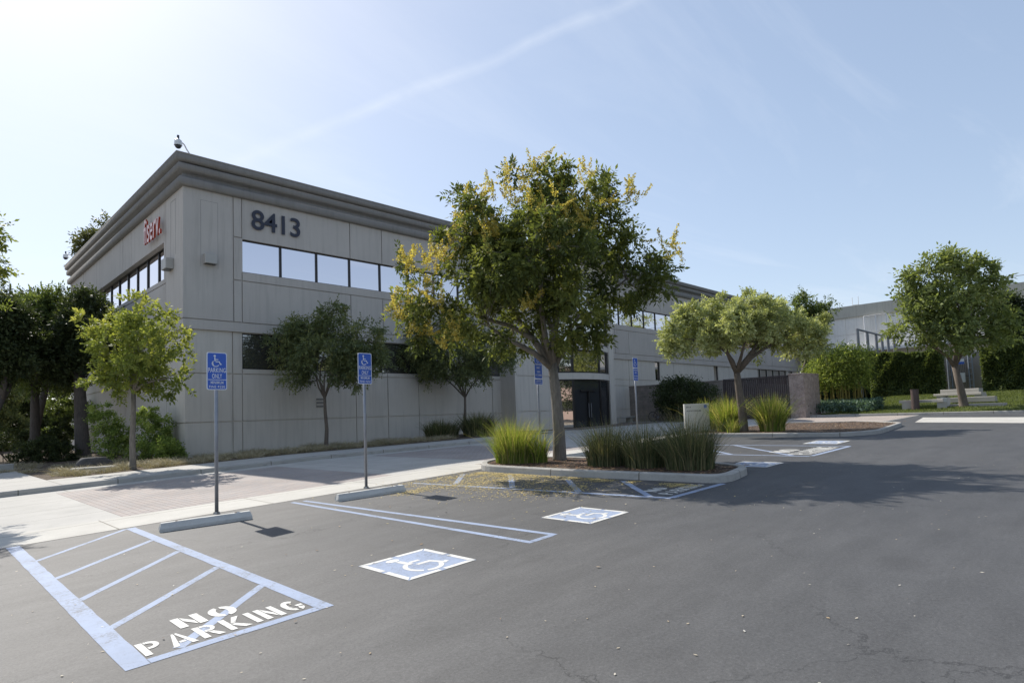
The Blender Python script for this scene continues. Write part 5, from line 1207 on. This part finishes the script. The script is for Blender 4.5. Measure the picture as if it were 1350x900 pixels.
pts = [(rg_.uniform(.2, 16), rg_.uniform(.4, 9)) for _ in range(420)]
litter('leaf_litter', 'pale dry leaf bits scattered over the parking lot', pts, .012, mat_leaf('dry_bit', [(.55, .5, .4), (.4, .3, .18), (.65, .62, .55)], .1), 183)
pts = [(rg_.uniform(.8, 8), rg_.uniform(2.8, 10)) for _ in range(26)]
litter('dead_leaves', 'a few curled brown dead leaves on the near stalls', pts, .021, mat_leaf('dead_leaf', [(.12, .07, .04), (.3, .2, .12), (.5, .44, .34)], .1), 184, h=.014)
pts = [(rg_.uniform(9.8, 11.8), rg_.uniform(5, 11)) for _ in range(2500)]+[(rg_.uniform(21.6, 29), rg_.uniform(6, 11.5)) for _ in range(3500)]
P_ = [p for p in pts]
litter('bark_chips', 'bark chips and petals on the soil of the kerbed islands', P_, .03, mat_leaf('bark_chip', [(.10, .05, .03), (.22, .12, .07), (.38, .26, .14)], .05), 185, h=.125)

# ------------------------------------------------------------------ things by the left bed
def rock(name, label, cat, loc, s, seed, mat):
    rnd = random.Random(seed); bm = bmesh.new(); bmesh.ops.create_icosphere(bm, subdivisions=4, radius=1)
    for v in bm.verts:
        n = v.co.normalized(); k = 1+.10*math.sin(n.x*3.1+seed)+.08*math.cos(n.y*4.3+n.z*2)+.04*math.sin(n.x*9+n.y*7)+.015*math.sin(n.z*21+n.x*17)
        c = n*k; v.co = Vector((c.x*s[0], c.y*s[1], max(-0.2, min(c.z, .82))*s[2]))+Vector(loc)
    o = bm_obj(name, bm, mat, None, True); return tag(o, label, cat)
bp = atY(130, 618, 24.4); rock('boulder', 'dark grey boulder beside the slender tree in the dry grass', 'rock', (bp[0], 25.0, zg(bp[0])+.12), (.55, .4, .48), 3, mat_noise('dark_rock', (.10, .095, .095), .3, 5, .9, 30, .6, .02))
bp = atY(126, 622, 23.4)
bm = bmesh.new(); box(bm, bp[0]-.62, bp[0]+.62, 23.35, 23.8, zg(bp[0])+.11, zg(bp[0])+.27, .05)
tag(bm_obj('stone_slab', bm, M_KERB), 'low pale stone slab in front of the dark boulder', 'rock')
bm = bmesh.new(); x = 1.6
box(bm, 0.9, 3.0, 28.6, 28.95, zg(2)+.1, zg(2)+.42, .03); tag(bm_obj('seat_wall', bm, M_KERB), 'low concrete seat wall behind the dry grass at the left', 'wall')

# ------------------------------------------------------------------ block wall, gate, pier, bench, bicycle
M_BLOCK = mat_noise('split_face_block', (.27, .235, .21), .22, 2.5, .95, 22, .9, .03, .2)
M_PIER = mat_noise('light_split_block', (.42, .34, .30), .3, 4, .95, 16, 1.0, .04, .2)
def block_wall(name, label, x0, x1, y0, y1, z0, z1, mat, cap=.09):
    e = empty(name, ((x0+x1)/2, (y0+y1)/2, z0), label, 'wall')
    bm = bmesh.new(); h = .2; z = z0; r = 0
    while z < z1-.02:
        off = .2 if r % 2 else 0; y = y0-off
        zt = min(z+h, z1)
        while y < y1-.01:
            ya, yb = max(y, y0), min(y+.4, y1)
            if yb-ya > .02:
                j = ((int(y*31)+r*17) % 7)*.002; box(bm, x0-j, x1, ya+.003, yb-.003, z+.003, zt-.003)
            y += .4
        z += h; r += 1
    bm_obj('blocks', bm, mat, e)
    bm = bmesh.new(); box(bm, x0+.01, x1-.01, y0+.01, y1-.01, z0, z1-.01); bm_obj('mortar', bm, M_KERB, e)
    bm = bmesh.new(); box(bm, x0-.04, x1+.04, y0-.0, y1+.0, z1, z1+cap, .01); bm_obj('coping', bm, mat, e); return e
block_wall('block_wall', 'grey-brown block wall with the bicycle leaning on it, joining the building', 38.0, 38.25, 18.05, 25.3, .5, 3.33, M_BLOCK)
block_wall('gate_pier', 'pale rough block pier at the right end of the dark gate', 37.9, 40.6, 12.95, 13.8, .5, 3.42, M_PIER)
e = empty('slatted_gate', (38.1, 15.9, .8), 'long dark brown slatted screen gate between the block wall and the pale pier', 'gate')
bm = bmesh.new()
y = 13.85
while y < 18.0: box(bm, 38.08, 38.12, y, y+.10, .82, 3.36); y += .125
bm_obj('slats', bm, mat_plain('brown_metal', (.055, .04, .04), .6), e)
bm = bmesh.new()
for z in (.9, 2.1, 3.3): box(bm, 38.13, 38.19, 13.83, 18.02, z, z+.07)
box(bm, 38.04, 38.2, 13.83, 13.93, .75, 3.42); box(bm, 38.04, 38.2, 17.93, 18.03, .75, 3.42); box(bm, 38.04, 38.2, 13.83, 18.03, 3.38, 3.45)
bm_obj('gate_frame', bm, mat_plain('brown_metal_frame', (.07, .055, .055), .5), e)
e = empty('concrete_bench', (36.2, 24.9, zg(36.2)), 'grey concrete bench against the wall between the entrance and the block wall', 'bench')
bm = bmesh.new(); box(bm, 35.1, 37.6, 24.6, 25.15, 1.12, 1.24, .02); bm_obj('seat', bm, M_KERB, e)
for x in (35.4, 37.2):
    bm = bmesh.new(); box(bm, x-.12, x+.12, 24.66, 25.1, .6, 1.118, .015); bm_obj('leg', bm, M_KERB, e)
def bicycle(x, y0, label):
    z = zg(x); e = empty('bicycle', (x, y0, z), label, 'bicycle'); rw = .34; ya, yb = y0+.53, y0-.53
    T = mat_plain('tyre_rubber', (.02, .02, .02), .8); Fm = mat_plain('bike_paint', (.03, .03, .05), .35)
    for yc in (ya, yb):
        bm = bmesh.new(); n = 28; ring = [(x, yc+rw*math.cos(2*math.pi*k/n), z+.345+rw*math.sin(2*math.pi*k/n)) for k in range(n+1)]
        tube(bm, ring, .02, 6); wh = bm_obj('wheel', bm, T, e)
        bm = bmesh.new(); cyl(bm, (x-.04, yc, z+.345), (x+.04, yc, z+.345), .025, n=10)
        for k in range(14):
            a = 2*math.pi*k/14; cyl(bm, (x, yc, z+.345), (x, yc+(rw-.02)*math.cos(a), z+.345+(rw-.02)*math.sin(a)), .0035, n=4)
        bm_obj('spokes', bm, M_GALV, wh)
    bm = bmesh.new(); bb = (x, y0+.08, z+.30); st = (x, y0-.12+.25, z+.86); hd = (x, yb+.22-.05+.02, z+.86); hl = (x, yb+.19, z+.70)
    st = (x, y0+.22, z+.84); rear = (x, ya, z+.345); front = (x, yb, z+.345)
    for p, q_ in ((bb, st), (st, hd), (bb, hl), (bb, rear), (st, rear), (hl, front), (hd, hl)): cyl(bm, p, q_, .018, n=8)
    bm_obj('frame', bm, Fm, e)
    bm = bmesh.new(); cyl(bm, hd, (x, yb+.22, z+1.02), .014, n=8); cyl(bm, (x-.28, yb+.26, z+1.03), (x+.28, yb+.26, z+1.03), .014, n=8); bm_obj('handlebar', bm, Fm, e)
    bm = bmesh.new(); cyl(bm, st, (x, y0+.245, z+.98), .014, n=8); box(bm, x-.07, x+.07, y0+.12, y0+.38, z+.98, z+1.03, .02); bm_obj('saddle', bm, T, e)
    bm = bmesh.new(); cyl(bm, (x-.07, bb[1], bb[2]), (x-.05, bb[1], bb[2]), .09, n=16); cyl(bm, (x-.09, bb[1], bb[2]), (x-.09, bb[1]+.1, bb[2]-.14), .01, n=6); cyl(bm, (x+.09, bb[1], bb[2]), (x+.09, bb[1]-.1, bb[2]+.14), .01, n=6); bm_obj('crank', bm, M_GALV, e)
bicycle(37.55, 22.6, 'dark bicycle parked along the grey-brown block wall beside the round shrub')

# monument sign
mx, my = 23.0, 12.12; mz = zg(mx)
e = empty('monument_sign', (mx, my, mz), 'small white monument sign reading 8413 AUDITORIUM at the tip of the far island', 'sign'); e.rotation_euler = (0, 0, R(-40))
bm = bmesh.new(); box(bm, -.52, .52, -.07, .07, .14, 1.24, .01); pn = bm_obj('panel', bm, mat_plain('monument_paint', (.62, .61, .57), .6), e, world=False)
bm = bmesh.new(); box(bm, -.46, .46, -.05, .05, -.05, .139); bm_obj('plinth', bm, M_KERB, e, world=False)
for txt, x0, z0_, h, wd in (('8413', -.45, 1.085, .05, .20), ('AUDITORIUM', -.45, .93, .055, .62)):
    me = text_mesh(txt, 1, 0, .012); a, b, c, d = text_size(me)
    for v in me.vertices: v.co = Vector((x0+(v.co.x-a)*wd/(b-a), -.073, z0_+(v.co.y-c)*h/(d-c)))
    mesh_obj('lettering', me, M_DARK, pn, world=False)
bm = poly_bm(isa_polys(), lambda a, b: (.36+(a-.5)*.09, -.0755, 1.12+(b-.5)*.09)); flip_to(bm, (0, -1, 0)); bm_obj('wheelchair_symbol', bm, M_SIGNW, pn, world=False, recalc=False)
bm = bmesh.new(); box(bm, .30, .42, -.074, -.0705, 1.06, 1.18); bm_obj('blue_field', bm, M_SIGNB, pn, world=False)

# ------------------------------------------------------------------ lawn furniture, gate recess, steel frame
bp = at_lawn(1207.5, 540.5); s_ = depth(bp)/F_PX
e = empty('bollard', tuple(bp), 'dark brown cylindrical bollard in front of the nearest concrete bench on the lawn', 'bollard')
bm = bmesh.new(); cyl(bm, bp-np.array([0, 0, .1]), bp+np.array([0, 0, 26.5*s_]), 4.6*s_, n=20); bm_obj('post', bm, mat_noise('brown_bollard', (.10, .07, .065), .15, 4, .6), e)
bm = bmesh.new(); cyl(bm, bp+np.array([0, 0, 26.5*s_]), bp+np.array([0, 0, 27.6*s_]), 4.9*s_, n=20); bm_obj('cap', bm, mat_plain('brown_cap', (.08, .06, .055), .5), e)
M_BEN = mat_concrete('bench_concrete', (.46, .43, .40), stain=.4)
def slab_bench(label, pL, pR, h, wd, thick=.13, name='concrete_bench', curve=0.0, legs=True):
    a, b = Vector(at_lawn(*pL)), Vector(at_lawn(*pR)); z = min(a.z, b.z); L = (b-a).length; ud = Vector((b.x-a.x, b.y-a.y, 0)).normalized(); nd = Vector((-ud.y, ud.x, 0))
    if nd.x < 0: nd = -nd
    e = empty(name, (a+b)/2, label, 'bench', 'concrete benches on the lawn')
    bm = bmesh.new(); n = 8; rings = []
    for i in range(n+1):
        t = i/n; c = a.lerp(b, t)+nd*curve*math.sin(math.pi*t)
        rings.append([bm.verts.new(Vector((c.x, c.y, 0))+nd*o+Vector((0, 0, z+zz_))) for o, zz_ in ((0, h-thick), (0, h-.02), (.02, h), (wd, h), (wd, h-thick))])
    for A, Bq in zip(rings[:-1], rings[1:]):
        for k in range(5): bm.faces.new((A[k], A[(k+1) % 5], Bq[(k+1) % 5], Bq[k]))
    bm.faces.new(rings[0]); bm.faces.new(rings[-1][::-1]); bm_obj('seat', bm, M_BEN, e)
    if legs:
        for t in (.06, .86):
            c = a.lerp(b, t)+nd*curve*math.sin(math.pi*t); bm = bmesh.new()
            vs = []
            for (o1, u1) in ((.04, 0), (wd-.04, 0), (wd-.04, .45), (.04, .45)):
                vs.append(Vector((c.x, c.y, 0))+nd*o1+ud*u1)
            lo = [bm.verts.new((v.x, v.y, z-.25)) for v in vs]; hi = [bm.verts.new((v.x, v.y, z+h-thick-.002)) for v in vs]
            bm.faces.new(lo[::-1]); bm.faces.new(hi)
            for k in range(4): bm.faces.new((lo[k], lo[(k+1) % 4], hi[(k+1) % 4], hi[k]))
            bm_obj('leg', bm, M_BEN, e)
slab_bench('curved concrete bench nearest the kerb, behind the bollard', (1186, 541), (1244, 539), .58, .6, .16, curve=.25)
slab_bench('long concrete bench behind the lawn tree trunk, lowest of the stacked row', (1252, 536.5), (1322, 536), .22, .5, .2, legs=False)
slab_bench('long concrete bench behind the lawn tree trunk, second of the row', (1252, 531.5), (1312, 530), .36, .5, .3, legs=False)
slab_bench('cantilevered concrete bench top, third of the row behind the lawn tree', (1231, 527), (1294, 526), .45, .6, .14)
slab_bench('rear concrete wall bench under the hedge gap, farthest of the row', (1240, 522), (1291, 521), .5, .5, .45, legs=False)
bp = at_lawn(1247, 536.5); s_ = depth(bp)/F_PX
e = empty('litter_bin', tuple(bp), 'short white cylindrical bin beside the curved concrete bench', 'litter bin')
bm = bmesh.new(); cyl(bm, bp-np.array([0, 0, .1]), bp+np.array([0, 0, 11.5*s_]), 4.9*s_, 5.1*s_, n=20, caps=True); bm_obj('drum', bm, mat_plain('bin_paint', (.6, .6, .59), .6), e)
bm = bmesh.new(); cyl(bm, bp+np.array([0, 0, 11.5*s_+.003]), bp+np.array([0, 0, 12.8*s_]), 5.4*s_, 5.3*s_, n=20); bm_obj('lid', bm, mat_plain('bin_lid', (.68, .68, .66), .5), e)
# gate recess between the hedges
e = empty('garden_wall', (59, 7.8, 2.0), 'tan brick wall seen through the gap between the clipped hedges', 'wall')
def mat_brick():
    m, t, b = new_mat('tan_brick'); co = t.nodes.new('ShaderNodeTexCoord'); mp_ = t.nodes.new('ShaderNodeMapping'); mp_.inputs['Rotation'].default_value = (R(90), 0, R(90)); t.links.new(co.outputs['Object'], mp_.inputs[0])
    br = t.nodes.new('ShaderNodeTexBrick'); t.links.new(mp_.outputs[0], br.inputs['Vector']); br.inputs['Scale'].default_value = 1; br.inputs['Brick Width'].default_value = .3; br.inputs['Row Height'].default_value = .1; br.inputs['Mortar Size'].default_value = .01
    br.inputs['Color1'].default_value = (.26, .185, .13, 1); br.inputs['Color2'].default_value = (.32, .23, .17, 1); br.inputs['Mortar'].default_value = (.3, .27, .24, 1)
    t.links.new(br.outputs['Color'], b.inputs['Base Color']); b.inputs['Roughness'].default_value = .9; return m
bm = bmesh.new(); box(bm, 59, 59.25, 5.5, 10.0, 1.5, 5.2); bm_obj('brickwork', bm, mat_brick(), e)
bm = bmesh.new(); box(bm, 58.95, 59.3, 5.5, 10.0, 5.2, 5.3, .01); bm_obj('coping', bm, M_KERB, e)
ga = atX(1253, 500, 58.4); gb = atX(1281, 500, 58.4)
e = empty('steel_gate', (58.4, (ga[1]+gb[1])/2, 2.2), 'tall steel pedestrian gate with notices in the hedge gap', 'gate')
for yy in (ga[1], gb[1]):
    bm = bmesh.new()
    for o in (-.12, .12): cyl(bm, (58.4, yy+o, 2.0), (58.4, yy+o, 5.0), .045, n=8)
    for z in np.arange(2.2, 5.0, .45): cyl(bm, (58.4, yy-.12, z), (58.4, yy+.12, z), .025, n=6)
    bm_obj('gate_post', bm, mat_plain('blue_grey_steel', (.28, .31, .36), .5), e)
bm = bmesh.new()
for k in range(12):
    yy = ga[1]+(gb[1]-ga[1])*(k+.5)/12; cyl(bm, (58.45, yy, 2.1), (58.45, yy, 4.6), .012, n=5)
for z in (2.3, 3.4, 4.6): cyl(bm, (58.45, ga[1], z), (58.45, gb[1], z), .02, n=6)
bm_obj('bars', bm, M_DARK, e)
n1 = atX(1267, 478, 58.3); n2 = atX(1269, 497, 58.3)
bm = bmesh.new(); box(bm, 58.33, 58.35, n1[1]-.2, n1[1]+.2, n1[2]-.1, n1[2]+.3); nt_ = bm_obj('notice', bm, M_WHITE, e)
bm = bmesh.new(); box(bm, 58.323, 58.329, n1[1]-.2, n1[1]+.2, n1[2]-.1, n1[2]+.08); bm_obj('blue_band', bm, M_SIGNB, nt_)
bm = bmesh.new(); box(bm, 58.33, 58.35, n2[1]-.17, n2[1]+.17, n2[2]-.4, n2[2]+.35); bm_obj('notice', bm, M_WHITE, e)
# steel frame above the hedge
Yp = 15.2
xs = [atY(px, 450, Yp)[0] for px in (1131.5, 1144, 1155.5, 1163)]; ztop = atY(1131, 433.5, Yp)[2]
e = empty('steel_frame_fence', (xs[0], Yp, 1.3), 'tall grey steel post frame rising above the left hedge', 'fence')
xs = xs+[xs[-1]+2.2, xs[-1]+4.6]
for x in xs:
    bm = bmesh.new(); cyl(bm, (x, Yp, 1.0), (x, Yp, ztop), .12, n=10); bm_obj('post', bm, mat_plain('grey_steel', (.20, .21, .23), .5, .2), e)
bm = bmesh.new(); cyl(bm, (xs[0], Yp, ztop-.05), (xs[-1], Yp, ztop-.05), .09, n=8); bm_obj('rail', bm, mat_plain('grey_steel_rail', (.20, .21, .23), .5, .2), e)
# hedge behind bamboo and dark planting under the canopy
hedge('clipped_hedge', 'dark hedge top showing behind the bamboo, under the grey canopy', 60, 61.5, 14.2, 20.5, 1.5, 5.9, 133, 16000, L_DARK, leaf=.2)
